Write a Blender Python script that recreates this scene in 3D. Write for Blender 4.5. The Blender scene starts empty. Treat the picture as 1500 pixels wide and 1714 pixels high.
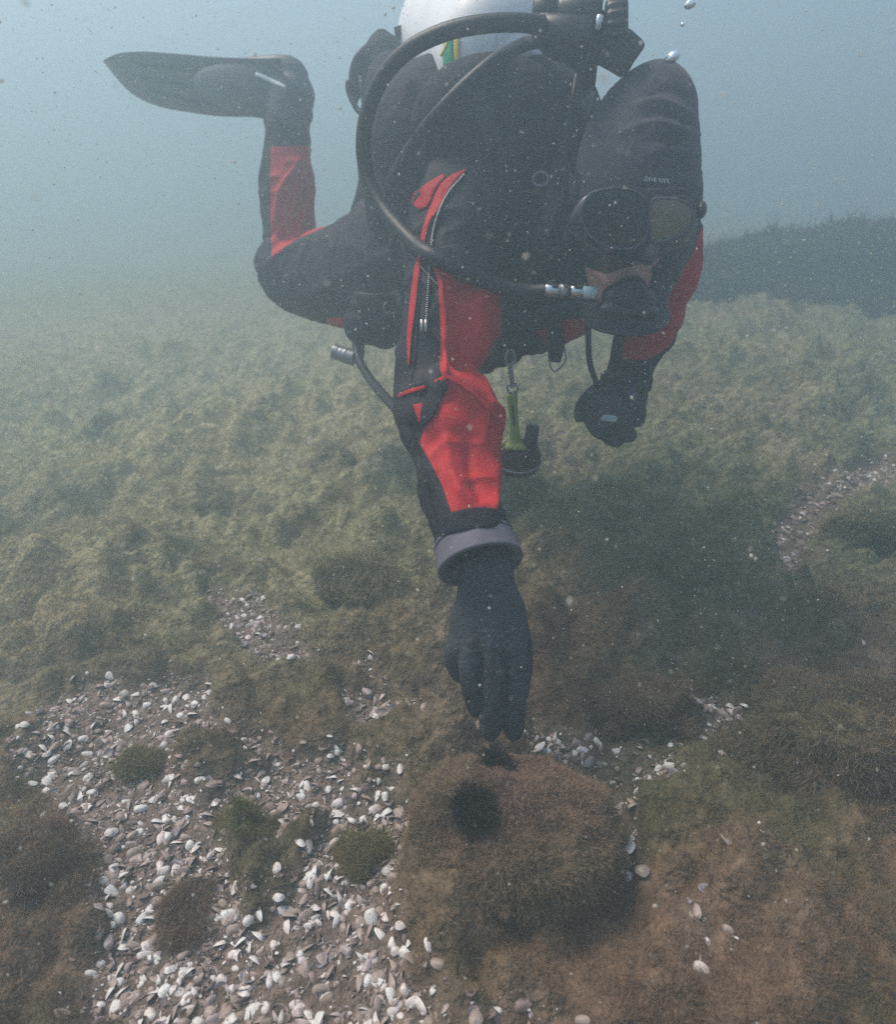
import bpy, math, random
import numpy as np
from mathutils import Vector, Matrix

R = math.radians
SC = bpy.context.scene
COL = SC.collection
random.seed(7)
RNG = np.random.default_rng(11)

# ------------------------------------------------------------------ camera
CAM_H, PITCH, FPX = 0.75, 25.3, 1117.0      # metres, degrees below the horizon, focal length in pixels of a 1500 px wide frame
cd = bpy.data.cameras.new('camera')
cam = bpy.data.objects.new('camera', cd)
COL.objects.link(cam)
cam.location = (0, 0, CAM_H)
cam.rotation_euler = (R(90 - PITCH), 0, 0)
cd.sensor_fit = 'HORIZONTAL'
cd.sensor_width = 36.0
cd.lens = 36.0 * FPX / 1500.0
cd.clip_start = 0.01
cd.clip_end = 500
cd.dof.use_dof = True
cd.dof.focus_distance = 0.93
cd.dof.aperture_fstop = 5.0
SC.camera = cam

# ------------------------------------------------------------------ light
SUN_TO = Vector((-0.48, 0.20, 0.85)).normalized()      # towards the sun
SUN_EL = math.asin(SUN_TO.z)
SUN_ROT = math.atan2(SUN_TO.x, SUN_TO.y)
w = bpy.data.worlds.new('World')
SC.world = w
w.use_nodes = True
nt = w.node_tree
sky = nt.nodes.new('ShaderNodeTexSky')
sky.sky_type = 'NISHITA'
sky.sun_disc = False
sky.sun_elevation = SUN_EL
sky.sun_rotation = SUN_ROT
nt.links.new(sky.outputs[0], nt.nodes['Background'].inputs[0])
nt.nodes['Background'].inputs[1].default_value = 0.11
sl = bpy.data.lights.new('sun', 'SUN')
sl.energy = 4.2
sl.angle = R(24.0)
sl.color = (1.0, 0.86, 0.71)
so = bpy.data.objects.new('sun', sl)
COL.objects.link(so)
so.rotation_euler = SUN_TO.to_track_quat('Z', 'Y').to_euler()
so.location = SUN_TO * 6

SC.view_settings.view_transform = 'Standard'
SC.view_settings.look = 'None'
SC.view_settings.gamma = 1.0
SC.view_settings.exposure = 1.0
SC.cycles.volume_bounces = 4
SC.cycles.max_bounces = 8
SC.cycles.transparent_max_bounces = 16
SC.cycles.use_denoising = False
SC.cycles.sample_clamp_indirect = 4.0

# ------------------------------------------------------------------ helpers
_c, _s = math.cos(R(PITCH)), math.sin(R(PITCH))
EYE = Vector((0, 0, CAM_H))
FWD = Vector((0, _c, -_s))
UPV = Vector((0, _s, _c))

def ray(px, py):
    return Vector(((px - 750) / FPX, 0, 0)) + UPV * ((857 - py) / FPX) + FWD

def P(px, py, Y):
    """World point on the line of sight through photo pixel (px, py), Y metres in front of the camera's foot."""
    d = ray(px, py)
    return EYE + d * (Y / d.y)

def G(px, py, z=0.0):
    d = ray(px, py)
    return EYE + d * ((z - CAM_H) / d.z)

def zd(p):
    return (Vector(p) - EYE).dot(FWD)

def m_of(px_len, p):
    """Length in metres of px_len photo pixels at the distance of world point p."""
    return px_len * zd(p) / FPX

def hash3(ix, iy, iz, seed=0):
    h = (ix.astype(np.int64) * 374761393 + iy.astype(np.int64) * 668265263 + iz.astype(np.int64) * 2147483647 + seed * 974634541) & 0xffffffff
    h = ((h ^ (h >> 13)) * 1274126177) & 0xffffffff
    h = ((h ^ (h >> 16)) * 2246822519) & 0xffffffff
    h = h ^ (h >> 15)
    return (h & 0xffffff) / float(0xffffff)

def vnoise(p, scale=1.0, seed=0):
    """Value noise in -1..1 at points p (n,3)."""
    q = np.asarray(p, float) * scale
    i = np.floor(q).astype(np.int64)
    f = q - i
    f = f * f * (3 - 2 * f)
    out = 0
    for dx in (0, 1):
        wx = f[:, 0] if dx else 1 - f[:, 0]
        for dy in (0, 1):
            wy = f[:, 1] if dy else 1 - f[:, 1]
            for dz in (0, 1):
                wz = f[:, 2] if dz else 1 - f[:, 2]
                out = out + wx * wy * wz * hash3(i[:, 0] + dx, i[:, 1] + dy, i[:, 2] + dz, seed)
    return out * 2 - 1

def fbm(p, scale=1.0, oct=3, seed=0):
    a, t, s = 1.0, 0, 0
    for k in range(oct):
        t = t + a * vnoise(p, scale * 2.03 ** k, seed + 17 * k)
        s += a
        a *= 0.5
    return t / s

def sstep(a, b, x):
    t = np.clip((x - a) / (b - a), 0, 1)
    return t * t * (3 - 2 * t)

def poly_sd(poly, x, y):
    """Signed distance to a polygon, positive inside."""
    x = np.asarray(x, float); y = np.asarray(y, float)
    n = len(poly)
    d = np.full(x.shape, 1e9)
    ins = np.zeros(x.shape, bool)
    for k in range(n):
        x0, y0 = poly[k]; x1, y1 = poly[(k + 1) % n]
        ex, ey = x1 - x0, y1 - y0
        t = np.clip(((x - x0) * ex + (y - y0) * ey) / (ex * ex + ey * ey + 1e-12), 0, 1)
        d = np.minimum(d, np.hypot(x - x0 - t * ex, y - y0 - t * ey))
        c = ((y0 > y) != (y1 > y)) & (x < ex * (y - y0) / (ey if ey else 1e-12) + x0)
        ins ^= c
    return np.where(ins, d, -d)

def np_mesh(name, verts, faces, smooth=True):
    """faces: list of int arrays (n,3) / (n,4)"""
    me = bpy.data.meshes.new(name)
    verts = np.asarray(verts, np.float32)
    faces = [np.asarray(f, np.int32) for f in faces if len(f)]
    me.vertices.add(len(verts))
    me.vertices.foreach_set('co', verts.ravel())
    nl = sum(f.size for f in faces)
    npoly = sum(len(f) for f in faces)
    me.loops.add(nl)
    me.polygons.add(npoly)
    me.loops.foreach_set('vertex_index', np.concatenate([f.ravel() for f in faces]))
    tot = np.concatenate([np.full(len(f), f.shape[1], np.int32) for f in faces])
    st = np.concatenate([[0], np.cumsum(tot)[:-1]]).astype(np.int32)
    me.polygons.foreach_set('loop_start', st)
    me.polygons.foreach_set('use_smooth', np.full(npoly, smooth))
    me.update(calc_edges=True)
    me.validate()
    return me

def set_col(me, name, col):
    a = me.attributes.new(name, 'FLOAT_COLOR', 'POINT')
    c = np.ones((len(me.vertices), 4), np.float32)
    c[:, :3] = col
    a.data.foreach_set('color', c.ravel())

def set_val(me, name, v):
    a = me.attributes.new(name, 'FLOAT', 'POINT')
    a.data.foreach_set('value', np.asarray(v, np.float32))

def co_of(me):
    a = np.empty(len(me.vertices) * 3, np.float32)
    me.vertices.foreach_get('co', a)
    return a.reshape(-1, 3).astype(float)

def no_of(me):
    a = np.empty(len(me.vertices) * 3, np.float32)
    me.vertices.foreach_get('normal', a)
    return a.reshape(-1, 3).astype(float)

def link(name, me, mat=None, parent=None):
    o = bpy.data.objects.new(name, me)
    COL.objects.link(o)
    if mat is not None and me is not None:
        me.materials.clear()
        me.materials.append(mat)
    if parent is not None:
        o.parent = parent
        o.matrix_parent_inverse = parent.matrix_world.inverted() if False else Matrix.Translation(-parent.location)
    return o

def tag(o, label=None, cat=None, group=None, kind=None):
    if label: o['label'] = label
    if cat: o['category'] = cat
    if group: o['group'] = group
    if kind: o['kind'] = kind
    return o

def empty(name, loc, label, cat, group=None):
    o = bpy.data.objects.new(name, None)
    COL.objects.link(o)
    o.empty_display_size = 0.05
    o.location = loc
    return tag(o, label, cat, group)

class MB:
    """Collects pieces of one mesh."""
    def __init__(self):
        self.v, self.q, self.t, self.n = [], [], [], 0
    def add(self, v, quads=(), tris=()):
        v = np.asarray(v, float).reshape(-1, 3)
        if len(quads): self.q.append(np.asarray(quads, int) + self.n)
        if len(tris): self.t.append(np.asarray(tris, int) + self.n)
        self.v.append(v); self.n += len(v)
        return self
    def grid(self, pts, closed_u=True, caps=True):
        """pts (rings, seg, 3) tube"""
        nr, ns = pts.shape[:2]
        q = []
        r = np.arange(nr - 1)[:, None] * ns
        s = np.arange(ns if closed_u else ns - 1)[None, :]
        s2 = (s + 1) % ns
        q = np.stack([r + s, r + s2, r + ns + s2, r + ns + s], -1).reshape(-1, 4)
        v = pts.reshape(-1, 3)
        t = []
        if caps and closed_u:
            v = np.concatenate([v, pts[0].mean(0)[None], pts[-1].mean(0)[None]])
            a, b = nr * ns, nr * ns + 1
            k = np.arange(ns); k2 = (k + 1) % ns
            t = np.concatenate([np.stack([k2, k, np.full(ns, a)], -1),
                                np.stack([(nr - 1) * ns + k, (nr - 1) * ns + k2, np.full(ns, b)], -1)])
        return self.add(v, q, t)
    def tube(self, path, rad, seg=12, caps=True):
        path = np.asarray(path, float)
        n = len(path)
        rad = np.full(n, rad) if np.isscalar(rad) else np.asarray(rad, float)
        t = np.gradient(path, axis=0)
        t /= np.linalg.norm(t, axis=1)[:, None] + 1e-12
        ref = np.array([0.31, 0.2, 0.93])
        a = np.cross(t[0], ref); a /= np.linalg.norm(a)
        pts = np.empty((n, seg, 3))
        th = np.linspace(0, 2 * math.pi, seg, endpoint=False)
        for k in range(n):
            a = a - t[k] * a.dot(t[k]); a /= np.linalg.norm(a)
            b = np.cross(t[k], a)
            pts[k] = path[k] + rad[k] * (np.cos(th)[:, None] * a + np.sin(th)[:, None] * b)
        return self.grid(pts, caps=caps)
    def lathe(self, c, axis, prof, seg=32, caps=True):
        """prof: list of (along, radius)"""
        axis = np.array(axis, float); axis /= np.linalg.norm(axis)
        ref = np.array([0, 0, 1.0]) if abs(axis[2]) < 0.9 else np.array([1.0, 0, 0])
        a = np.cross(axis, ref); a /= np.linalg.norm(a)
        b = np.cross(axis, a)
        th = np.linspace(0, 2 * math.pi, seg, endpoint=False)
        circ = np.cos(th)[:, None] * a + np.sin(th)[:, None] * b
        pts = np.array([np.array(c) + axis * h + r * circ for h, r in prof])
        return self.grid(pts, caps=caps)
    def ell(self, c, r, rot=None, seg=28, power=1.0):
        """ellipsoid; rot 3x3 with the axes as columns"""
        rot = np.eye(3) if rot is None else np.asarray(rot)
        th = np.linspace(0, 2 * math.pi, seg, endpoint=False)
        ph = np.linspace(-math.pi / 2 + 0.02, math.pi / 2 - 0.02, seg // 2)
        sp = lambda x: np.sign(x) * np.abs(x) ** power
        X = sp(np.cos(ph))[:, None] * sp(np.cos(th))[None, :] * r[0]
        Y = sp(np.cos(ph))[:, None] * sp(np.sin(th))[None, :] * r[1]
        Z = sp(np.sin(ph))[:, None] * np.ones(seg)[None, :] * r[2]
        pts = np.stack([X, Y, Z], -1) @ rot.T + np.array(c)
        return self.grid(pts)
    def mesh(self, name, smooth=True):
        return np_mesh(name, np.concatenate(self.v), [np.concatenate(x) for x in (self.q, self.t) if x], smooth)
    def build(self, name, mat, parent=None, smooth=True):
        return link(name, self.mesh(name, smooth), mat, parent)

def crom(pts, n):
    """Catmull-Rom through rows of pts, n samples."""
    p = np.asarray(pts, float)
    p = np.concatenate([[2 * p[0] - p[1]], p, [2 * p[-1] - p[-2]]])
    m = len(p) - 3
    u = np.linspace(0, m - 1e-9, n)
    i = u.astype(int); t = (u - i)[:, None]
    a, b, c, d = p[i], p[i + 1], p[i + 2], p[i + 3]
    return 0.5 * (2 * b + (c - a) * t + (2 * a - 5 * b + 4 * c - d) * t ** 2 + (3 * b - a - 3 * c + d) * t ** 3)

def limb_pts(rings, n=40, seg=40, flat=1.0, sup=1.0):
    """rings: (px, py, Y, half width in photo pixels[, flat]) -> tube points whose outline follows those widths; real radii in metres."""
    rows = []
    for r in rings:
        p = P(*r[:3])
        rows.append([p.x, p.y, p.z, m_of(r[3], p), r[4] if len(r) > 4 else flat])
    k = crom(rows, n)
    c = k[:, :3]
    t = np.gradient(c, axis=0); t /= np.linalg.norm(t, axis=1)[:, None]
    v = c - np.array(EYE); v /= np.linalg.norm(v, axis=1)[:, None]
    a = np.cross(t, v); a /= np.linalg.norm(a, axis=1)[:, None] + 1e-9
    b = np.cross(a, t)
    th = np.linspace(0, 2 * math.pi, seg, endpoint=False)
    sp = lambda x: np.sign(x) * np.abs(x) ** sup
    return c[:, None, :] + k[:, 3][:, None, None] * (sp(np.cos(th))[None, :, None] * a[:, None, :] + (k[:, 4][:, None] * sp(np.sin(th))[None, :])[:, :, None] * b[:, None, :])

def path_px(rows, n=60):
    return crom([list(P(*r)) for r in rows], n)

def remesh(mb, voxel, smooth_it=4, name='tmp'):
    """One continuous surface from the overlapping pieces in mb."""
    me = mb.mesh(name)
    o = bpy.data.objects.new(name, me)
    COL.objects.link(o)
    md = o.modifiers.new('r', 'REMESH'); md.mode = 'VOXEL'; md.voxel_size = voxel; md.use_smooth_shade = True
    if smooth_it:
        ms = o.modifiers.new('s', 'SMOOTH'); ms.iterations = smooth_it; ms.factor = 0.5
    dg = bpy.context.evaluated_depsgraph_get()
    out = bpy.data.meshes.new_from_object(o.evaluated_get(dg))
    bpy.data.objects.remove(o)
    bpy.data.meshes.remove(me)
    out.polygons.foreach_set('use_smooth', np.full(len(out.polygons), True))
    out.name = name
    return out

def project(co):
    d = np.asarray(co) - np.array(EYE)
    z = d @ np.array(FWD)
    return 750 + FPX * d[:, 0] / z, 857 - FPX * (d @ np.array(UPV)) / z

# ------------------------------------------------------------------ materials
def mat(name, col, rough=0.6, spec=0.3, metal=0.0, sheen=0.0, noise=None, bump=None, attr=None):
    """noise: (scale, amount) mottles the colour; bump: (scale, strength, distance); attr: colour attribute name."""
    m = bpy.data.materials.new(name)
    m.use_nodes = True
    t = m.node_tree
    b = t.nodes['Principled BSDF']
    b.inputs['Roughness'].default_value = rough
    b.inputs['Specular IOR Level'].default_value = spec
    b.inputs['Metallic'].default_value = metal
    if sheen:
        b.inputs['Sheen Weight'].default_value = sheen
        b.inputs['Sheen Roughness'].default_value = 0.5
    src = None
    if attr:
        a = t.nodes.new('ShaderNodeAttribute'); a.attribute_name = attr
        src = a.outputs['Color']
    else:
        b.inputs['Base Color'].default_value = (*col, 1)
    geo = t.nodes.new('ShaderNodeNewGeometry')
    if noise:
        n = t.nodes.new('ShaderNodeTexNoise'); n.inputs['Scale'].default_value = noise[0]; n.inputs['Detail'].default_value = 5
        t.links.new(geo.outputs['Position'], n.inputs['Vector'])
        mr = t.nodes.new('ShaderNodeMapRange')
        mr.inputs['From Min'].default_value = 0.25; mr.inputs['From Max'].default_value = 0.75
        mr.inputs['To Min'].default_value = 1 - noise[1]; mr.inputs['To Max'].default_value = 1 + noise[1]
        t.links.new(n.outputs['Fac'], mr.inputs['Value'])
        mx = t.nodes.new('ShaderNodeMix'); mx.data_type = 'RGBA'; mx.blend_type = 'MULTIPLY'; mx.inputs['Factor'].default_value = 1
        if src: t.links.new(src, mx.inputs['A'])
        else: mx.inputs['A'].default_value = (*col, 1)
        t.links.new(mr.outputs['Result'], mx.inputs['B'])
        src = mx.outputs['Result']
    if src: t.links.new(src, b.inputs['Base Color'])
    if bump:
        n = t.nodes.new('ShaderNodeTexNoise'); n.inputs['Scale'].default_value = bump[0]; n.inputs['Detail'].default_value = 6
        t.links.new(geo.outputs['Position'], n.inputs['Vector'])
        bp = t.nodes.new('ShaderNodeBump'); bp.inputs['Strength'].default_value = bump[1]; bp.inputs['Distance'].default_value = bump[2]
        t.links.new(n.outputs['Fac'], bp.inputs['Height'])
        t.links.new(bp.outputs['Normal'], b.inputs['Normal'])
    return m

def two_tone(name, c0, c1, attr, rough, sheen=0.0, bump=None, spec=0.3):
    """c0 where the mesh attribute is negative, c1 where positive, with a sewn-edge sharp border."""
    m = mat(name, c0, rough, spec, sheen=sheen, bump=bump)
    t = m.node_tree; b = t.nodes['Principled BSDF']
    a = t.nodes.new('ShaderNodeAttribute'); a.attribute_name = attr
    mr = t.nodes.new('ShaderNodeMapRange')
    mr.inputs['From Min'].default_value = -0.6; mr.inputs['From Max'].default_value = 0.6
    t.links.new(a.outputs['Fac'], mr.inputs['Value'])
    mx = t.nodes.new('ShaderNodeMix'); mx.data_type = 'RGBA'
    t.links.new(mr.outputs['Result'], mx.inputs['Factor'])
    mx.inputs['A'].default_value = (*c0, 1); mx.inputs['B'].default_value = (*c1, 1)
    t.links.new(mx.outputs['Result'], b.inputs['Base Color'])
    return m

M = {}
M['suit'] = two_tone('drysuit_fabric', (0.016, 0.013, 0.021), (0.50, 0.014, 0.020), 'red', 0.7, bump=(140, 0.25, 0.004))
M['panel'] = mat('red_nylon', (0.52, 0.016, 0.022), 0.65, 0.25, bump=(160, 0.2, 0.003))
M['hood'] = mat('hood_neoprene', (0.042, 0.036, 0.054), 0.75, 0.3, sheen=0.12, noise=(30, 0.2), bump=(90, 0.25, 0.004))
M['glove'] = mat('glove_rubber', (0.05, 0.054, 0.064), 0.8, 0.25, noise=(45, 0.3), bump=(350, 0.5, 0.0015))
M['cuff'] = mat('cuff_rubber', (0.11, 0.105, 0.14), 0.6, 0.35, noise=(60, 0.15), bump=(300, 0.15, 0.001))
M['vest'] = mat('vest_nylon', (0.014, 0.012, 0.019), 0.75, 0.2, noise=(14, 0.3), bump=(60, 0.4, 0.01))
M['hose'] = mat('hose_rubber', (0.016, 0.015, 0.019), 0.5, 0.4, noise=(60, 0.5), bump=(160, 0.35, 0.0015))
M['plastic'] = mat('black_plastic', (0.016, 0.016, 0.02), 0.42, 0.5, bump=(150, 0.1, 0.001))
M['chrome'] = mat('chrome', (0.65, 0.66, 0.68), 0.2, 0.5, metal=1.0, bump=(200, 0.05, 0.001))
M['steel'] = mat('grey_steel', (0.3, 0.31, 0.33), 0.4, 0.5, metal=0.7, bump=(200, 0.1, 0.001))
M['white_paint'] = mat('white_paint', (0.75, 0.74, 0.76), 0.4, 0.4, noise=(12, 0.08), bump=(60, 0.1, 0.002))
M['green_paint'] = mat('green_print', (0.05, 0.35, 0.17), 0.45)
M['yellow_paint'] = mat('yellow_print', (0.75, 0.55, 0.1), 0.45)
M['lime'] = mat('lime_plastic', (0.30, 0.36, 0.10), 0.5, noise=(60, 0.2))
M['maroon'] = mat('maroon_plastic', (0.05, 0.022, 0.025), 0.5)
M['skin'] = mat('skin', (0.58, 0.34, 0.30), 0.5, 0.4, noise=(50, 0.12), bump=(250, 0.2, 0.001))
M['lens'] = mat('mask_glass', (0.012, 0.013, 0.018), 0.04, 0.6)
M['lens_painted_reflection'] = mat('mask_glass_painted_reflection', (0.17, 0.14, 0.095), 0.08, 0.6)  # tan seabed reflection painted into the base colour of the glass
M['skirt'] = mat('silicone_skirt', (0.045, 0.042, 0.056), 0.3, 0.5)
M['print'] = mat('grey_print', (0.8, 0.82, 0.86), 0.6)
M['fin'] = mat('fin_rubber', (0.075, 0.075, 0.095), 0.5, 0.4, noise=(18, 0.25), bump=(70, 0.2, 0.003))
M['tab'] = mat('pale_tab', (0.45, 0.62, 0.66), 0.4)
M['blue'] = mat('blue_plastic', (0.02, 0.02, 0.10), 0.4)
M['zip'] = mat('zip_metal', (0.5, 0.48, 0.46), 0.35, 0.5, metal=0.6)
M['algae'] = mat('filament_algae', (0.08, 0.07, 0.03), 0.85, 0.1, attr='tint')
M['soil'] = mat('silted_algae_bed', (0.08, 0.07, 0.03), 0.95, 0.1, attr='tint', noise=(45, 0.45), bump=(70, 1.0, 0.02))
M['shell'] = mat('shell', (0.6, 0.55, 0.5), 0.45, 0.35, attr='tint', noise=(180, 0.18), bump=(260, 0.2, 0.001))
M['snow'] = mat('suspended_matter', (0.75, 0.72, 0.66), 0.8, 0.2)
_st = M['snow'].node_tree
_tr = _st.nodes.new('ShaderNodeBsdfTranslucent'); _tr.inputs['Color'].default_value = (0.8, 0.78, 0.72, 1)
_mx = _st.nodes.new('ShaderNodeMixShader'); _mx.inputs['Fac'].default_value = 0.55
_st.links.new(_st.nodes['Principled BSDF'].outputs[0], _mx.inputs[1]); _st.links.new(_tr.outputs[0], _mx.inputs[2])
_st.links.new(_mx.outputs[0], _st.nodes['Material Output'].inputs['Surface'])
M['mussel'] = mat('dark_growth', (0.015, 0.013, 0.012), 0.7, 0.3, attr='tint')
M['bubble'] = mat('air_bubble', (0.92, 0.94, 0.96), 0.06, 0.8, metal=0.9)

# ------------------------------------------------------------------ haze (the murky water)
HZ = bpy.data.materials.new('murky_water')
HZ.use_nodes = True
_t = HZ.node_tree
_t.nodes.remove(_t.nodes['Principled BSDF'])
_v = _t.nodes.new('ShaderNodeVolumePrincipled')
_v.inputs['Color'].default_value = (0.49, 0.622, 0.69, 1)
_v.inputs['Density'].default_value = 0.30
_v.inputs['Anisotropy'].default_value = 0.45
_t.links.new(_v.outputs[0], _t.nodes['Material Output'].inputs['Volume'])
_b = MB()
_x, _y0, _y1, _z0, _z1 = 26, -12, 40, -1.6, 3.2
_b.add([(sx * _x, y, z) for z in (_z0, _z1) for y in (_y0, _y1) for sx in (-1, 1)],
       quads=[(0, 2, 3, 1), (4, 5, 7, 6), (0, 1, 5, 4), (2, 6, 7, 3), (0, 4, 6, 2), (1, 3, 7, 5)])
tag(_b.build('haze', HZ, smooth=False), kind='stuff')
# ------------------------------------------------------------------ seabed
def px_poly(pts, z=0.0):
    return [(G(x, y, z).x, G(x, y, z).y) for x, y in pts]

BEDS = [px_poly(p, z_) for z_, p in zip((0, 0.05, 0.04, 0.03, 0.03, 0.03, 0.03, 0.03, 0.08, 0, 0.03, 0.02), (
    [(95, 1175), (200, 1150), (330, 1165), (420, 1240), (540, 1275), (672, 1315), (690, 1400), (668, 1500), (700, 1600), (780, 1760), (90, 1800), (150, 1600), (120, 1440), (30, 1300)],
    [(330, 950), (440, 970), (505, 1040), (550, 1095), (440, 1090), (350, 1035)],
    [(590, 1090), (625, 1100), (640, 1140), (600, 1130)],
    [(565, 1165), (680, 1170), (770, 1205), (720, 1235), (590, 1215)],
    [(870, 1205), (1005, 1215), (1010, 1290), (890, 1265)],
    [(1010, 1300), (1060, 1330), (1085, 1480), (1050, 1470), (1020, 1400)],
    [(1165, 1150), (1230, 1150), (1300, 1270), (1250, 1300), (1190, 1230)],
    [(1040, 1255), (1140, 1275), (1130, 1330), (1050, 1330)],
    [(1295, 850), (1370, 805), (1470, 755), (1520, 765), (1500, 830), (1410, 850), (1350, 890), (1355, 970), (1290, 960)],
    [(600, 1670), (900, 1680), (1000, 1760), (600, 1760)],
    [(880, 1185), (1130, 1195), (1150, 1340), (1020, 1335), (900, 1290)],
    [(1080, 1480), (1250, 1430), (1330, 1600), (1150, 1700)],
))]
BED_W = [1, 1, 0.8, 0.8, 0.85, 1, 0.75, 0.8, 1, 0.6, 0.42, 0.16]


def bed_mask(x, y):
    """0..1, how much of the bed at (x, y) is bare shell grit."""
    p3 = np.stack([x, y, np.zeros_like(x)], -1)
    wob = fbm(p3, 14, 3, 5) * 0.03
    m = np.zeros_like(x)
    tuft = 0.88 * sstep(0.06, 0.36, fbm(p3, 9, 3, 31))
    for k, (poly, wt) in enumerate(zip(BEDS, BED_W)):
        m = np.maximum(m, sstep(-0.012, 0.022, poly_sd(poly, x, y) + wob) * wt * (1 - tuft if k == 0 else 1 - 0.3 * tuft))
    return m

def ground_h(x, y):
    p3 = np.stack([x, y, np.zeros_like(x)], -1)
    far = sstep(1.0, 2.2, y)
    h = 0.045 * fbm(p3, 2.6, 3, 1) + (0.065 + 0.05 * sstep(0.75, 1.2, y)) * np.abs(fbm(p3, 6.0, 3, 2)) + 0.045 * sstep(0.75, 1.2, y) * np.abs(fbm(p3, 10.5, 2, 6)) + 0.045 * np.abs(fbm(p3, 15, 2, 3)) + 0.010 * fbm(p3, 38, 2, 4)
    h = h * (1 - 0.65 * sstep(2.2, 4.5, y))
    h = h * (1 - 0.75 * bed_mask(x, y)) 
    rise = sstep(-0.2, 1.5, x - 0.12 * (y - 2)) * sstep(1.15, 3.2, y)
    h = h + 0.22 * rise + 0.16 * sstep(1.3, 5, y)
    for (cx, cy, r, a) in BUMPS:
        h = h + a * np.exp(-((x - cx) ** 2 + (y - cy) ** 2) / (r * r))
    return h

def bump_at(px, py, r_px, a):
    g = G(px, py)
    return (g.x, g.y, m_of(r_px, g), a)

BUMPS = [bump_at(*b) for b in (
    (300, 1130, 100, 0.03), (640, 930, 70, 0.05), (560, 830, 80, 0.06), (130, 1000, 100, 0.04), (250, 960, 70, 0.04), (690, 1230, 60, 0.035), (560, 1240, 60, 0.03),
    (1400, 880, 90, 0.06), (1230, 980, 100, 0.05), (1100, 1000, 90, 0.04), (1330, 1110, 120, 0.05), (1440, 1190, 80, 0.06),
    (1180, 1390, 110, 0.055), (1300, 1560, 130, 0.05), (60, 1260, 70, 0.05), (60, 1480, 110, 0.04), (1050, 1090, 70, 0.035),
    (950, 960, 90, 0.05), (1470, 1000, 80, 0.05), (1300, 760, 60, 0.05), (200, 820, 90, 0.05))]

def axis_pts(a, lo, hi, b, step, grow):
    core = np.arange(lo, hi, step)
    def out(d):
        r, s, x = [], step, 0.0
        while x < d:
            s *= grow; x += s
            r.append(x)
        return np.array(r)
    return np.concatenate([(lo - out(lo - a))[::-1], core, hi + out(b - hi)])

def tint_of(p, seed=0):
    """The growth's own colour: rust brown, olive and green patches."""
    x, y = p[:, 0], p[:, 1]
    q = np.stack([x, y, np.zeros_like(x)], -1)
    n1 = 1.3 * fbm(q, 3.0, 3, 41 + seed)
    n2 = fbm(q, 11.0, 3, 43)
    far = sstep(0.75, 1.7, y)
    green = np.clip(0.35 + 0.5 * far + 1.1 * n1 + 0.6 * n2, 0, 1)[:, None]
    rust = np.clip(0.75 - 0.9 * far + 0.8 * fbm(q, 4.5, 2, 47) , 0, 1)[:, None]
    brown = np.array([0.285, 0.165, 0.115])
    olive = np.array([0.200, 0.168, 0.095])
    grn = np.array([0.130, 0.145, 0.070])
    c = olive * (1 - green) + grn * green
    c = c * (1 - 0.75 * rust) + brown * 0.75 * rust
    silt = sstep(0.2, 0.55, fbm(q, 5.5, 3, 53))[:, None] * 0.5
    c = c * (1 - silt) + np.array([0.30, 0.235, 0.19]) * silt
    pale = sstep(0.8, 1.5, y + 0.25 * sstep(0, -0.5, x)) * (1 - 0.6 * sstep(-0.15, 0.5, x))  # water backscatter painted in as paler ground, mostly at left
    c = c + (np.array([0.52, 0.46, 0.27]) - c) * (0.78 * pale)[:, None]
    deep = sstep(0.15, 0.6, fbm(q, 6.5, 3, 57))[:, None] * 0.55 * (1 - 0.8 * sstep(1.6, 3.2, y))[:, None]  # dark olive patches, thinned with distance to imitate haze
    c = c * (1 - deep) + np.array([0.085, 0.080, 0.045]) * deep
    return c * (0.95 + 0.25 * sstep(1.2, 2.0, y) - 0.3 * sstep(2.2, 4.5, y))[:, None]  # distance haze put into the colour: mid bed lightened, far bed dimmed

xs = axis_pts(-60, -1.15, 1.35, 60, 0.0075, 1.06)
ys = axis_pts(-14, 0.26, 2.3, 90, 0.0075, 1.05)
XX, YY = np.meshgrid(xs, ys)
ZZ = ground_h(XX.ravel(), YY.ravel())
gv = np.stack([XX.ravel(), YY.ravel(), ZZ], -1)
# fine tangled relief where the camera is close
near = np.exp(-np.maximum(0, np.hypot(gv[:, 0], gv[:, 1]) - 1.5))
gv[:, 2] += near * (0.006 * fbm(gv, 55, 2, 8) + 0.004 * vnoise(gv, 110, 9)) * (1 - 0.5 * bed_mask(gv[:, 0], gv[:, 1]))
nx, ny = len(xs), len(ys)
ii = (np.arange(ny - 1)[:, None] * nx + np.arange(nx - 1)[None, :]).ravel()
gme = np_mesh('seabed', gv, [np.stack([ii, ii + 1, ii + nx + 1, ii + nx], -1)])
bm_ = bed_mask(gv[:, 0], gv[:, 1])[:, None]
grit = np.array([0.22, 0.165, 0.135])
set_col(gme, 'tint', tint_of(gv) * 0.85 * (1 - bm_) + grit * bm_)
tag(link('seabed', gme, M['soil']), kind='structure')

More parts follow.
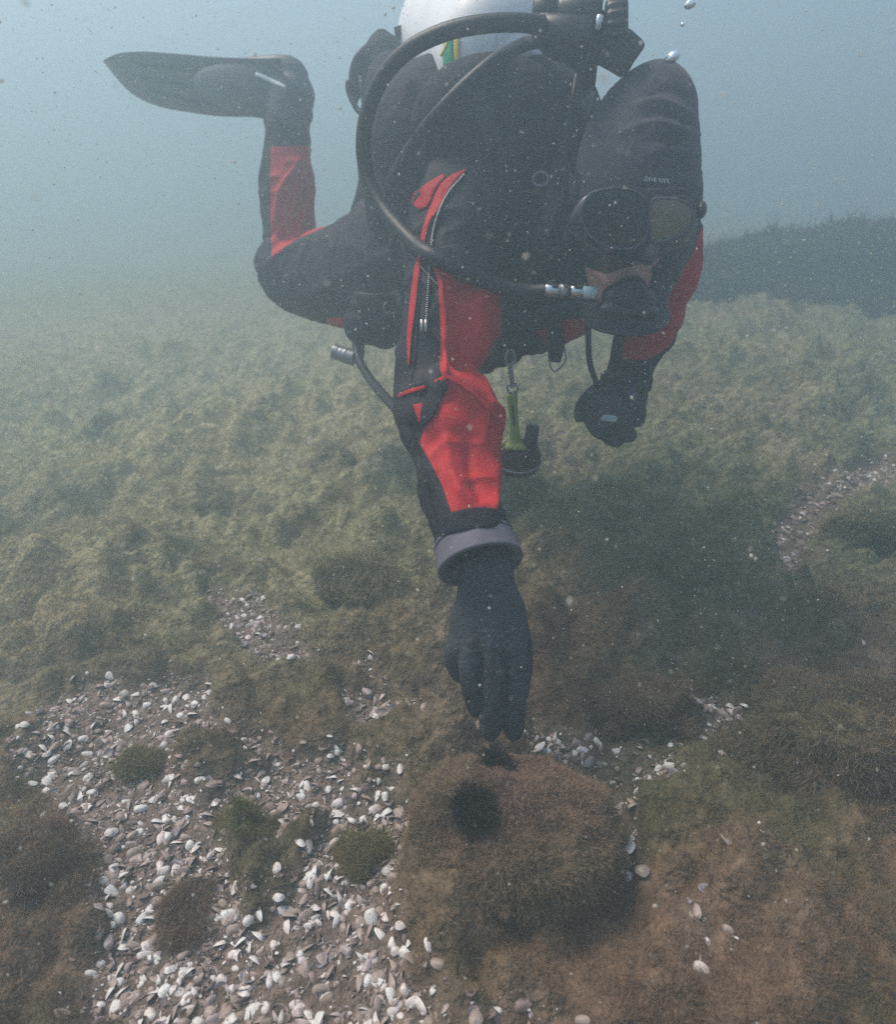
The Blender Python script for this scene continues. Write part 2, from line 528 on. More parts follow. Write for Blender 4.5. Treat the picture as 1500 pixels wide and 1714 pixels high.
def strands(pos, nor, length, width, tint, lean=0.6, seed=0, clump=28.0, droop=0.3):
    """Filament mesh: one tapering bent ribbon per root."""
    n = len(pos)
    rng = np.random.default_rng(seed)
    f = np.stack([vnoise(pos, clump, seed + 1), vnoise(pos, clump, seed + 2), 0.4 * vnoise(pos, clump, seed + 3)], -1)
    d = nor + lean * 0.9 * f + rng.normal(0, 0.55, (n, 3))
    d /= np.linalg.norm(d, axis=1)[:, None]
    d2 = d + 0.8 * lean * f + rng.normal(0, 0.55, (n, 3)); d2[:, 2] -= droop
    d2 /= np.linalg.norm(d2, axis=1)[:, None]
    L = (length * rng.uniform(0.55, 1.25, n) * np.where(rng.random(n) < 0.16, rng.uniform(1.5, 2.6, n), 1.0))[:, None]
    mid = pos + d * L * 0.5
    tip = mid + d2 * L * 0.55
    s = np.cross(d, rng.normal(0, 1, (n, 3))); s /= np.linalg.norm(s, axis=1)[:, None] + 1e-9
    w = (width * rng.uniform(0.6, 1.3, n))[:, None]
    v = np.stack([pos - s * w * 0.5, pos + s * w * 0.5, mid - s * w * 0.42, mid + s * w * 0.42, tip], 1).reshape(-1, 3)
    k = np.arange(n) * 5
    q = np.stack([k, k + 1, k + 3, k + 2], -1)
    t = np.stack([k + 2, k + 3, k + 4], -1)
    c = tint * rng.uniform(0.84, 1.2, (n, 1))
    return v, q, t, np.repeat(c, 5, 0)

def strand_obj(name, parts, parent=None):
    V, Q, T, C, k = [], [], [], [], 0
    for v, q, t, c in parts:
        V.append(v); Q.append(q + k); T.append(t + k); C.append(c); k += len(v)
    me = np_mesh(name, np.concatenate(V), [np.concatenate(Q), np.concatenate(T)], smooth=False)
    set_col(me, 'tint', np.concatenate(C))
    return link(name, me, M['algae'], parent)

def in_view(x, y, z, m=90):
    u, v = project(np.stack([x, y, z], -1))
    return (u > -m) & (u < 1500 + m) & (v > -m) & (v < 1714 + m)

def scatter_ground(n, y0, y1, seed):
    rng = np.random.default_rng(seed)
    y = y0 + (y1 - y0) * rng.random(n)
    hw = 0.35 + 0.78 * y
    x = rng.uniform(-1, 1, n) * hw
    z = ground_h(x, y)
    ok = in_view(x, y, z)
    x, y, z = x[ok], y[ok], z[ok]
    keep = rng.random(len(x)) > 0.82 * bed_mask(x, y)
    q = np.stack([x, y, 0 * x], -1)
    dens = sstep(-0.55, 0.1, fbm(q, 8, 2, 61))
    keep &= rng.random(len(x)) < 0.35 + 0.65 * dens
    x, y, z = x[keep], y[keep], z[keep]
    e = 0.008
    gx = (ground_h(x + e, y) - z) / e; gy = (ground_h(x, y + e) - z) / e
    nn = np.stack([-gx, -gy, np.ones_like(gx)], -1); nn /= np.linalg.norm(nn, axis=1)[:, None]
    return np.stack([x, y, z - 0.002], -1), nn

ZONES = [(420000, 0.30, 0.95, 0.0105, 0.00048), (320000, 0.95, 1.75, 0.016, 0.0008), (130000, 1.75, 3.2, 0.026, 0.0018), (30000, 3.2, 6.0, 0.03, 0.004)]
parts = []
for k, (n, y0, y1, L, W) in enumerate(ZONES):
    p, nn = scatter_ground(n, y0, y1, 100 + k)
    hgt = 0.55 + 0.75 * sstep(-0.4, 0.6, fbm(p, 10, 3, 71))
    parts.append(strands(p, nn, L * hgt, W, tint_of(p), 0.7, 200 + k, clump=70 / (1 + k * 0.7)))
tag(strand_obj('filament_algae', parts), kind='stuff')

# ------------------------------------------------------------------ rocks and tufts under the growth
def rock_mesh(c, r, seed, rough=0.25, sub=72, flat_pow=0.85):
    """Lumpy half-buried stone: c on the ground, r = (rx, ry, rz)."""
    th = np.linspace(0, 2 * math.pi, sub, endpoint=False)
    ph = np.linspace(-0.5, math.pi / 2 - 0.03, sub // 2)
    X = np.cos(ph)[:, None] ** flat_pow * np.cos(th)[None, :]
    Y = np.cos(ph)[:, None] ** flat_pow * np.sin(th)[None, :]
    Z = np.sin(ph)[:, None] * np.ones(sub)[None, :]
    u = np.stack([X, Y, Z], -1).reshape(-1, 3)
    d = 1 + rough * fbm(u + seed * 3.1, 1.5, 3, seed) + 0.16 * np.abs(fbm(u + seed, 4.5, 2, seed + 3)) + 0.07 * np.abs(fbm(u + seed, 10, 2, seed + 4))
    v = u * d[:, None] * np.array(r)
    return v, sub // 2, sub

def grown_rock(name, px, py, rx_px, ry_k, h, seed, label, cat, dens, L, W, tint, Yz=None, rough=0.25, group=None, lean=0.6, base=None):
    g = Vector(base) if base is not None else G(px, py)
    z = float(ground_h(np.array([g.x]), np.array([g.y]))[0]) if base is None else g.z
    rx = m_of(rx_px, g)
    v, nr, ns = rock_mesh(None, (rx, rx * ry_k, h), seed, rough)
    o = MB().grid(v.reshape(nr, ns, 3)).mesh(name)
    ob = bpy.data.objects.new(name, o); COL.objects.link(ob)
    ob.location = (g.x, g.y, z)
    o.materials.append(M['soil'])
    wp = co_of(o) + np.array(ob.location)
    set_col(o, 'tint', tint(wp) * 0.8)
    tag(ob, label, cat, group)
    # growth
    rng = np.random.default_rng(seed + 5)
    me_n = no_of(o); cv = co_of(o)
    tri = np.array([list(p.vertices)[:3] for p in o.polygons]); 
    ar = np.array([p.area for p in o.polygons]); cz = np.array([p.center.z for p in o.polygons])
    ar = ar * (cz > -0.25 * h)
    pick = rng.choice(len(tri), dens, p=ar / ar.sum())
    b = rng.random((dens, 2)); fl = b.sum(1) > 1; b[fl] = 1 - b[fl]
    A, B, C2 = (cv[tri[pick, k]] for k in range(3))
    pos = A + b[:, :1] * (B - A) + b[:, 1:] * (C2 - A)
    pos += rng.normal(0, 0.002, pos.shape)
    nn = me_n[tri[pick, 0]]
    wpos = pos + np.array(ob.location)
    hg = 0.5 + 0.8 * sstep(-0.4, 0.6, fbm(wpos, 16, 3, seed + 9))
    keep = rng.random(dens) < 0.35 + 0.65 * sstep(-0.5, 0.2, fbm(wpos, 22, 2, seed + 12))
    pts = strands(wpos[keep], nn[keep], (L * hg)[keep], W, tint(wpos[keep]), lean, seed + 20, clump=80, droop=0.35)
    s = strand_obj('algae_cover', [pts], ob)
    return ob

def tint_mix(a, b, scale, seed):
    a, b = np.array(a), np.array(b)
    def f(p):
        k = np.clip(0.5 + 0.9 * fbm(p, scale, 3, seed), 0, 1)[:, None]
        return a * (1 - k) + b * k
    return f

RUST = tint_mix((0.30, 0.175, 0.145), (0.20, 0.135, 0.095), 12, 3)
OLIVE = tint_mix((0.215, 0.180, 0.085), (0.25, 0.185, 0.11), 10, 4)
GREEN = tint_mix((0.12, 0.145, 0.048), (0.17, 0.150, 0.065), 10, 5)
BROWN = tint_mix((0.25, 0.160, 0.115), (0.185, 0.150, 0.085), 14, 8)
OLIVE2 = tint_mix((0.200, 0.180, 0.075), (0.24, 0.190, 0.10), 12, 9)
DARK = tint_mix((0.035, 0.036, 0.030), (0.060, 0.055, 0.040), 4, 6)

def main_tint(p):
    k = np.clip((p[:, :1] - (-0.02)) / 0.05, 0, 1)
    edge = np.clip(1 - np.hypot(p[:, 0] - 0.075, p[:, 1] - 0.58) / 0.17, 0, 1)[:, None] ** 0.6
    return OLIVE(p) * (1 - edge) + RUST(p) * edge * 1.15

ROCK = grown_rock('rock', 850, 1455, 165, 0.72, 0.115, 21, 'low round rock under shaggy rust brown algae below the gloved fingertips', 'rock', 190000, 0.0080, 0.00045, main_tint)
grown_rock('rock', 1410, 1320, 150, 0.75, 0.10, 22, 'overhanging rock shaggy with olive brown algae at the right side of the frame', 'rock', 90000, 0.012, 0.0007, lambda p: 0.5 * tint_of(p) + 0.5 * BROWN(p), rough=0.75)
grown_rock('rock', 1075, 1215, 62, 0.7, 0.055, 23, 'small brown furry stone just right of the gloved hand', 'rock', 40000, 0.010, 0.0005, lambda p: 0.5 * tint_of(p) + 0.5 * RUST(p), rough=0.9)
grown_rock('rock', 610, 1010, 60, 0.7, 0.045, 26, 'algae mound left of the dark wrist ring, behind the far shell patch', 'rock', 26000, 0.014, 0.0009, tint_of, rough=0.8)
grown_rock('rock', 1450, 950, 75, 0.7, 0.05, 27, 'mossy mound in front of the shell trail at far right', 'rock', 26000, 0.016, 0.001, tint_of, rough=0.8)
def algae_tuft(px, py, rx_px, h, t, seed, lab):
    """Ragged cushion of loose filaments rooted on the bed."""
    g = G(px, py); r = m_of(rx_px, g)
    rng = np.random.default_rng(seed)
    n = 34000
    a = rng.uniform(0, 2 * math.pi, n); d = np.sqrt(rng.random(n)) * 1.5
    x = g.x + r * d * np.cos(a); y = g.y + 0.8 * r * d * np.sin(a)
    q = np.stack([x, y, 0 * x], -1)
    edge = 1.02 - d + 0.75 * fbm(q, 0.9 / r, 3, seed)
    keep = rng.random(n) < sstep(0.0, 0.5, edge)
    x, y, edge = x[keep], y[keep], np.clip(edge[keep], 0, 1)
    z = ground_h(x, y)
    puff = 0.55 + 0.6 * np.abs(fbm(np.stack([x, y, 0 * x], -1), 26, 2, seed + 2)) * 2
    z = z + h * edge ** 0.6 * puff * rng.random(len(x)) ** 0.6
    p = np.stack([x, y, z], -1)
    nn = np.stack([(x - g.x) / r * 0.7, (y - g.y) / r * 0.7, np.full(len(x), 0.9)], -1)
    nn /= np.linalg.norm(nn, axis=1)[:, None]
    o = strand_obj('algae_tuft', [strands(p, nn, np.full(len(x), 0.0095), 0.00045, t(p), 0.9, seed, clump=60, droop=0.5)])
    tag(o, lab, 'seaweed', 'algae tufts on the shell bed')

for k, (px, py, rx, h, t, lab) in enumerate((
    (235, 1290, 46, 0.026, OLIVE2, 'green algae tuft at the upper left of the white shell bed'),
    (418, 1400, 66, 0.026, OLIVE2, 'olive tuft in the middle of the white shell bed'),
    (300, 1545, 64, 0.022, BROWN, 'brown green tuft among loose shells in the lower left part of the bed'),
    (600, 1440, 44, 0.020, OLIVE, 'olive tuft between the shell bed and the rust brown rock'),
    (110, 1490, 100, 0.030, BROWN, 'largest brown tuft on the left fringe of the shell bed'))):
    algae_tuft(px, py, rx, h, t, 40 + k, lab)

# dark bank far right
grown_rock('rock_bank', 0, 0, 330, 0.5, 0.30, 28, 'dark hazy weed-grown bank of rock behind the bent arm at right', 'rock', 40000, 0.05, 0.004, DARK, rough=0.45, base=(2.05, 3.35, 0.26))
# ------------------------------------------------------------------ the diver
from mathutils.bvhtree import BVHTree

def view_axes(p):
    c = (Vector(p) - EYE).normalized()
    a = Vector((1, 0, 0)); a = (a - c * a.dot(c)).normalized()
    b = a.cross(c)
    return a, b, c

def pell(mb, px, py, Y, hx, hy, depth, rot=0, seg=28, power=1.0):
    """Ellipsoid seen as hx by hy photo pixels at (px, py), depth metres thick, turned by rot degrees."""
    p = P(px, py, Y)
    a, b, c = view_axes(p)
    r = R(rot)
    a2, b2 = a * math.cos(r) + b * math.sin(r), b * math.cos(r) - a * math.sin(r)
    k = zd(p) / FPX
    return mb.ell(p, (hx * k, hy * k, depth), np.array([a2, b2, c]).T, seg, power)

def bvh_of(mes):
    V, F, k = [], [], 0
    for me in mes:
        V += [v.co.copy() for v in me.vertices]
        F += [[i + k for i in p.vertices] for p in me.polygons]
        k = len(V)
    return BVHTree.FromPolygons(V, F)

def drape(bvh, px, py, off=0.003, Y=1.2):
    d = ray(px, py).normalized()
    h = bvh.ray_cast(EYE, d, 5)
    p = h[0] if h[0] is not None else P(px, py, Y)
    return p - d * off

def ribbon(bvh, rows, off=0.002, thick=0.0018, n=60, Y=1.1):
    """rows: (px, py, width px): a strip of cloth lying on the surface."""
    k = crom(rows, n)
    t = np.gradient(k[:, :2], axis=0); t /= np.linalg.norm(t, axis=1)[:, None] + 1e-9
    s = np.stack([-t[:, 1], t[:, 0]], -1)
    top = np.array([[list(drape(bvh, *(k[i, :2] + s[i] * k[i, 2] * f), off + thick * (0.0 if abs(f) > 0.49 else 1.0), Y)) for f in (-0.5, -0.4, -0.15, 0.15, 0.4, 0.5)] for i in range(n)])
    # even out jumps where the strip leaves the surface
    for _ in range(3):
        top[1:-1] = 0.25 * top[:-2] + 0.5 * top[1:-1] + 0.25 * top[2:]
    back = top[:, ::-1] + np.array(FWD) * 0.004
    return MB().grid(np.concatenate([top, back], 1))

def stroke(co, no, rows, height, n=80, sharp=1.0, ymax=9, yrange=None):
    """Raise (or press) a fold along photo polyline rows (px, py, half width px) on the side that faces the camera."""
    u, v = project(co)
    k = crom(rows, n)
    d2 = np.full(len(co), 1e9); wid = np.ones(len(co))
    for x, y, w in k:
        q = (u - x) ** 2 + (v - y) ** 2
        m = q < d2
        d2[m] = q[m]; wid[m] = w
    vd = co - np.array(EYE); vd /= np.linalg.norm(vd, axis=1)[:, None]
    face = np.clip(-(no * vd).sum(1) * 2, 0, 1)
    g = np.exp(-(np.sqrt(d2) / wid) ** (2 * sharp))
    ok = (co[:, 1] < ymax)
    return co + no * (height * g * face * ok)[:, None]

BODY = MB()
add = lambda rings, n=40, seg=44, flat=0.9, sup=1.0: BODY.grid(limb_pts(rings, n, seg, flat, sup))
add([(1010, 380, 1.22, 85), (930, 400, 1.27, 130), (820, 410, 1.38, 150), (720, 430, 1.5, 128), (640, 455, 1.62, 105), (600, 458, 1.69, 92)])
add([(1062, 440, 1.11, 62), (1040, 420, 1.16, 75), (990, 390, 1.22, 90)], 16)
pell(BODY, 800, 350, 1.18, 88, 78, 0.09, 30)
pell(BODY, 1112, 405, 1.2, 56, 66, 0.07)
pell(BODY, 885, 535, 1.26, 118, 55, 0.09, 10)
pell(BODY, 985, 505, 1.2, 70, 42, 0.07, 10)
# right arm, reaching down to the bed
add([(800, 310, 1.18, 84), (772, 370, 1.12, 82), (757, 430, 1.08, 76), (754, 490, 1.05, 78), (750, 550, 1.02, 78), (735, 605, 1.0, 70),
     (733, 645, 0.98, 69), (742, 680, 0.955, 83), (753, 712, 0.93, 87), (763, 760, 0.90, 75), (766, 800, 0.865, 68), (772, 845, 0.825, 61),
     (782, 875, 0.80, 60), (792, 905, 0.778, 60), (798, 925, 0.765, 56)], 90, 64, 0.92)
# left arm
add([(1115, 400, 1.2, 58), (1108, 470, 1.22, 54), (1085, 545, 1.25, 47), (1060, 605, 1.27, 39), (1046, 648, 1.28, 38)], 50)
# the leg to the left: thigh, knee, shin
add([(625, 462, 1.65, 92), (575, 464, 1.69, 80), (520, 464, 1.75, 66), (480, 452, 1.79, 54), (468, 440, 1.80, 40)], 40)
pell(BODY, 478, 440, 1.8, 48, 46, 0.075)
add([(484, 440, 1.81, 40), (486, 400, 1.82, 43), (482, 340, 1.83, 44), (480, 290, 1.84, 43), (480, 240, 1.85, 37), (482, 195, 1.86, 35), (484, 160, 1.86, 33)], 40)
# the other leg, behind the vest
add([(660, 440, 1.64, 80), (640, 420, 1.72, 66), (628, 390, 1.78, 50)], 24)
add([(630, 400, 1.79, 46), (640, 320, 1.76, 42), (650, 220, 1.72, 37), (652, 150, 1.7, 34)], 30)
# head
HEAD = [(1104, 130, 1.15, 22), (1103, 143, 1.145, 42), (1095, 172, 1.13, 66), (1083, 206, 1.12, 82), (1071, 250, 1.11, 93), (1066, 298, 1.10, 96),
        (1068, 340, 1.10, 97), (1066, 390, 1.09, 92), (1058, 440, 1.09, 80), (1050, 490, 1.09, 62), (1048, 515, 1.09, 40)]
BODY.grid(limb_pts(HEAD, 70, 64, 1.08))
body = remesh(BODY, 0.0048, 5, 'person')
co, no = co_of(body), no_of(body)
# cloth: broad soft folds everywhere, then the folds the photo shows
q = co * np.array([1, 1, 0.55])
co = co + no * (0.0035 * fbm(q, 22, 3, 3) + 0.0065 * (1 - np.abs(fbm(q * np.array([1, 1, 1.6]), 13, 2, 33))) ** 7 - 0.001)[:, None]
for rows, hgt in (
    ([(748, 628, 12), (790, 658, 12), (846, 708, 14)], 0.020),
    ([(760, 662, 22), (800, 690, 22)], -0.010),
    ([(748, 735, 9), (757, 790, 9), (772, 825, 9), (805, 848, 8)], 0.011),
    ([(800, 740, 26), (800, 800, 22)], -0.004),
    ([(782, 745, 9), (790, 800, 9), (806, 835, 8)], -0.007),
    ([(842, 712, 10), (838, 770, 9), (830, 845, 8)], 0.008),
    ([(712, 745, 6), (728, 790, 6)], 0.004),
    ([(715, 735, 14), (735, 800, 14)], 0.004),
    ([(668, 660, 7), (690, 655, 7), (712, 648, 7)], 0.008),
    ([(742, 470, 6), (746, 550, 6), (744, 628, 6)], 0.010),
    ([(775, 480, 18), (775, 600, 18)], -0.012),
    ([(700, 640, 12), (690, 690, 14)], 0.006),
    ([(670, 712, 9), (700, 722, 9)], -0.005),
    ([(690, 780, 12), (712, 790, 12)], 0.005),
    ([(640, 430, 10), (560, 470, 12), (500, 500, 9)], 0.006),
    ([(520, 402, 5), (480, 418, 6), (445, 446, 6)], 0.010),
    ([(500, 270, 6), (470, 320, 6), (462, 370, 6)], 0.012),
    ([(512, 330, 8), (490, 380, 8)], -0.008),
    ([(475, 380, 5), (455, 410, 5)], 0.008),
    ([(1130, 480, 10), (1100, 560, 10)], -0.006),
    ([(1060, 545, 7), (1095, 570, 7)], 0.006),
    ([(1050, 600, 6), (1085, 612, 6)], 0.005)):
    co = stroke(co, no, rows, hgt, sharp=0.6 if hgt > 0 else 1.0)
body.vertices.foreach_set('co', co.astype(np.float32).ravel()); body.update()
no = no_of(body)
u, v = project(co)
vd = co - np.array(EYE); vd /= np.linalg.norm(vd, axis=1)[:, None]
facing = -(no * vd).sum(1)
RED = [([(702, 742), (712, 715), (727, 690), (747, 626), (795, 650), (856, 700), (846, 770), (834, 852), (790, 853), (757, 861), (740, 812), (720, 772)], 0.7, 1.0),
       ([(716, 425), (733, 470), (738, 560), (736, 622), (752, 640), (800, 670), (850, 700), (850, 640), (838, 545), (842, 492), (790, 468), (752, 440)], 0.84, 1.2),
       ([(1085, 480), (1180, 380), (1180, 480), (1120, 580), (1085, 602), (1040, 602), (1045, 570), (1066, 530)], 1.1, 1.4),
       ([(453, 246), (540, 244), (545, 398), (500, 402), (455, 440), (452, 330)], 1.7, 2.1),
       ([(545, 533), (600, 528), (600, 560), (555, 556)], 1.55, 1.9),
       ([(840, 570), (900, 555), (950, 535), (1030, 530), (1030, 560), (930, 590), (860, 610)], 1.0, 1.6)]
red = np.full(len(co), -50.0)
for poly, y0, y1 in RED:
    s = poly_sd(poly, u, v)
    s = np.where((co[:, 1] > y0) & (co[:, 1] < y1) & (facing > -0.25), s, -50)
    red = np.maximum(red, s)
set_val(body, 'red', np.clip(red, -50, 50))
person = link('person', body, M['suit'])
tag(person, 'diver in a black and red drysuit reaching down to the seabed', 'person')
FACE = [(946, 392), (975, 340), (1070, 322), (1165, 340), (1150, 398), (1112, 432), (1092, 452), (1085, 520), (955, 500)]
fs = poly_sd(FACE, u, v)
body.materials.append(M['skin'])
mi = np.zeros(len(body.polygons), np.int32)
vface = (fs > -8) & (co[:, 1] < 1.12) & (facing > -0.1) & (v > 300)
for p in body.polygons:
    if all(vface[i] for i in p.vertices): mi[p.index] = 1
body.polygons.foreach_set('material_index', mi)
BV = bvh_of([body])

# hood
hp = limb_pts([(a, b, c, d + 5.5) for a, b, c, d in HEAD[:-1]] + [(1045, 525, 1.1, 74)], 130, 120, 1.08)
hm = MB().grid(hp, caps=False)
hme = hm.mesh('hood')
hc = co_of(hme)
hn = hc - np.array(P(1068, 300, 1.1)); hn /= np.linalg.norm(hn, axis=1)[:, None]
for rows, hgt in (([(1050, 150, 5), (1085, 134, 6), (1135, 142, 4)], 0.0035), ([(1080, 160, 5), (1115, 152, 6), (1150, 162, 5)], -0.004),
                  ([(1062, 178, 5), (1105, 170, 6), (1160, 192, 5)], 0.0045), ([(1080, 196, 6), (1120, 190, 7), (1166, 208, 5)], -0.004),
                  ([(1040, 222, 6), (1100, 206, 6), (1168, 226, 5)], 0.0032), ([(1085, 236, 8), (1140, 226, 8)], -0.003),
                  ([(1085, 258, 7), (1120, 250, 6), (1168, 262, 5)], 0.002), ([(1100, 282, 8), (1168, 288, 7)], -0.002),
                  ([(985, 300, 6), (1030, 306, 6)], 0.002), ([(1120, 300, 6), (1165, 310, 6)], 0.002)):
    hc = stroke(hc, hn, rows, hgt, sharp=0.75)
hc += hn * (0.0016 * fbm(hc, 26, 3, 2))[:, None]
hme.vertices.foreach_set('co', hc.astype(np.float32).ravel())
hu, hv = project(hc)
hvd = hc - np.array(EYE); hvd /= np.linalg.norm(hvd, axis=1)[:, None]
cut = (poly_sd(FACE, hu, hv) > 0) & ((hn * hvd).sum(1) < 0.1)
import bmesh
b_ = bmesh.new(); b_.from_mesh(hme); b_.verts.ensure_lookup_table()
bmesh.ops.delete(b_, geom=[b_.verts[i] for i in np.nonzero(cut)[0]], context='VERTS')
b_.to_mesh(hme); b_.free()
if (no_of(hme) * (co_of(hme) - np.array(P(1068, 300, 1.1)))).sum(1).mean() < 0: hme.flip_normals()
hood = link('hood', hme, M['hood'], person)
sm = hood.modifiers.new('thickness', 'SOLIDIFY'); sm.thickness = 0.005; sm.offset = -1

def face_Y(px, py):
    py = py + 10
    return 0.958 + 0.00030 * (px - 1070) + 0.00012 * (py - 370)

def prism(poly, Yf, thick, bevel=0.9, seg=80, name='x', dome=0.0):
    """Rounded closed outline in photo pixels standing at depth Yf(px, py), thick metres deep, with a bevelled front rim."""
    pp = np.array(poly + poly[:1], float)
    k = crom(np.concatenate([pp[-2:-1], pp, pp[1:2]]), seg * 3)
    seg_ = np.concatenate([[0], np.cumsum(np.linalg.norm(np.diff(k, axis=0), axis=1))])
    # take the middle loop only
    i0 = np.argmin(np.linalg.norm(k[:seg] - pp[0], axis=1)); i1 = len(k) - seg + np.argmin(np.linalg.norm(k[-seg:] - pp[0], axis=1))
    s = np.linspace(seg_[i0], seg_[i1], seg, endpoint=False)
    k = np.stack([np.interp(s, seg_, k[:, 0]), np.interp(s, seg_, k[:, 1])], -1)
    c = k.mean(0)
    rows = []
    for f, dz in ((0.02, -dome), (0.5, -dome * 0.8), (bevel - 0.06, -dome * 0.2), (bevel, 0.0), (1.0, thick * 0.25), (1.0, thick), (0.02, thick)):
        q_ = c + (k - c) * f
        rows.append([list(P(x, y, Yf(x, y)) + FWD * dz) for x, y in q_])
    return MB().grid(np.array(rows))

mask = prism([(960, 353), (980, 319), (1030, 304), (1080, 311), (1115, 324), (1152, 323), (1178, 339), (1173, 373), (1150, 403), (1108, 419), (1075, 425), (1040, 421), (996, 403), (968, 377)],
             face_Y, 0.085).build('dive_mask', M['skirt'], person)
mask.matrix_parent_inverse = Matrix.Identity(4)
L1 = prism([(971, 355), (988, 325), (1030, 315), (1068, 323), (1084, 343), (1084, 386), (1064, 413), (1025, 415), (988, 395)], lambda x, y: face_Y(x, y) - 0.004, 0.012, 0.96, dome=0.004)
L1.build('lens', M['lens'], mask)
L2 = prism([(1090, 337), (1122, 332), (1152, 341), (1161, 363), (1150, 385), (1122, 399), (1098, 406), (1089, 389)], lambda x, y: face_Y(x, y) - 0.004, 0.012, 0.96, dome=0.004)
L2.build('lens', M['lens_painted_reflection'], mask)

def rim(poly, r=0.0013, k=1.0):
    pp = np.array(poly + poly[:2], float)
    c2 = crom(pp, 80)
    return MB().tube([list(P(x, y - 9, face_Y(x, y) - 0.006)) for x, y in c2], r, 8, caps=False)
rim([(971, 364), (988, 334), (1030, 324), (1068, 332), (1084, 352), (1084, 395), (1064, 422), (1025, 424), (988, 404)]).build('lens_rim', M['cuff'], mask)
rim([(1090, 346), (1122, 341), (1152, 350), (1161, 372), (1150, 394), (1122, 408), (1098, 415), (1089, 398)]).build('lens_rim', M['cuff'], mask)
nose = MB(); pell(nose, 1086, 424, face_Y(1086, 424) + 0.004, 15, 20, 0.018)
nose.build('nose_pocket', M['skirt'], mask)
sb = MB(); pell(sb, 1174, 352, face_Y(1174, 352) + 0.008, 9, 14, 0.014); sb.build('strap_buckle', M['plastic'], mask)
HB = bvh_of([hme])
ribbon(HB, [(972, 345, 20), (962, 320, 20), (963, 290, 20)], 0.002, n=24, Y=1.1).build('strap', M['skirt'], mask)
# lettering on the hood brow
tc = bpy.data.curves.new('lettering', 'FONT'); tc.body = 'DIVE RITE'; tc.size = 0.0078; tc.align_x = 'CENTER'; tc.align_y = 'CENTER'; tc.extrude = 0.0004
to = bpy.data.objects.new('tmp_text', tc); COL.objects.link(to)
tme = bpy.data.meshes.new_from_object(to.evaluated_get(bpy.context.evaluated_depsgraph_get()))
bpy.data.objects.remove(to)
tm = co_of(tme)
out = []
kpx = FPX / zd(P(1098, 317, 1.0))
for x, y, z in tm:
    px_, py_ = 1100 + x * kpx, 302 + 0.11 * x * kpx - y * kpx
    out.append(list(drape(HB, px_, py_, 0.0026 + z, 1.0)))
tme.vertices.foreach_set('co', np.array(out, np.float32).ravel()); tme.update()
link('lettering', tme, M['print'], hood)

# gloves
GL = MB()
GL.grid(limb_pts([(800, 925, 0.770, 44), (812, 955, 0.764, 46), (815, 985, 0.757, 50), (818, 1020, 0.748, 62), (818, 1055, 0.738, 67), (819, 1085, 0.730, 66), (822, 1108, 0.724, 56)], 40, 44, [0.5][0], 0.9))
for f in ([(861, 1075, .732, 20), (863, 1110, .716, 20), (863, 1150, .708, 19.8), (861, 1190, .702, 19.3), (860, 1216, .70, 18), (859, 1230, .70, 13), (858, 1237, .70, 5)],
          [(822, 1075, .728, 20), (824, 1110, .710, 20.3), (824, 1150, .702, 20), (823, 1190, .698, 19.3), (822, 1216, .697, 18.5), (821, 1230, .697, 13), (821, 1237, .697, 5)],
          [(790, 1075, .73, 18), (786, 1105, .712, 19), (788, 1140, .706, 18), (793, 1168, .712, 16.5), (797, 1188, .722, 13), (799, 1197, .727, 5)],
          [(768, 1060, .738, 17), (761, 1088, .726, 18), (762, 1112, .728, 16.5), (771, 1130, .742, 14), (779, 1138, .752, 6)],
          [(860, 1030, .756, 20), (872, 1070, .758, 18), (876, 1110, .752, 16), (872, 1150, .742, 15), (864, 1180, .732, 13), (860, 1190, .726, 5)]):
    GL.grid(limb_pts(f, 30, 24, 1.0))
gme = remesh(GL, 0.0017, 1, 'glove')
gc, gn = co_of(gme), no_of(gme)
for rows, hgt in (([(822, 1082, 12), (824, 1092, 12)], 0.004), ([(862, 1082, 12), (863, 1090, 12)], 0.004), ([(789, 1078, 11), (787, 1088, 11)], 0.004),
                  ([(842, 1095, 4), (843, 1150, 3), (842, 1222, 3)], -0.004), ([(805, 1095, 4), (804, 1150, 4), (806, 1185, 3)], -0.004),
                  ([(770, 985, 6), (815, 992, 6), (860, 982, 6)], -0.002), ([(775, 1000, 5), (820, 1006, 5), (862, 998, 5)], 0.0015),
                  ([(812, 1138, 3), (836, 1138, 3)], -0.0012), ([(852, 1142, 3), (876, 1142, 3)], -0.0012), ([(812, 1184, 3), (836, 1184, 3)], -0.001), ([(852, 1190, 3), (876, 1190, 3)], -0.001)):
    gc = stroke(gc, gn, rows, hgt)
gc += gn * (0.0011 * fbm(gc * np.array([1, 1, 0.6]), 70, 3, 5) + 0.0006 * fbm(gc, 190, 2, 6))[:, None]
gme.vertices.foreach_set('co', gc.astype(np.float32).ravel()); gme.update()
glove = link('glove', gme, M['glove'], person)
pa, pb = P(790, 893, 0.796), P(809, 962, 0.744)
ax = (pb - pa); hgt = 0.040; ax.normalize()
rr = m_of(70.5, pa + (pb - pa) * 0.5)
c0 = pa + (pb - pa) * 0.16
ring = MB().lathe(c0, ax, [(0.004, rr * 0.80), (0.0, rr * 0.93), (0.0004, rr * 0.975), (0.0012, rr * 0.985), (0.005, rr * 0.99), (0.0054, rr * 0.985), (0.0056, rr * 0.955), (0.0084, rr * 0.955), (0.0086, rr * 0.99), (0.0092, rr), (0.0105, rr * 1.002), (hgt - 0.006, rr * 1.01), (hgt - 0.0055, rr * 1.028), (hgt - 0.001, rr * 1.03), (hgt - 0.0004, rr * 1.02), (hgt, rr * 0.985), (hgt - 0.002, rr * 0.86), (hgt - 0.018, rr * 0.74), (hgt - 0.03, rr * 0.6)], 72)
ring.build('cuff_ring', M['cuff'], glove)
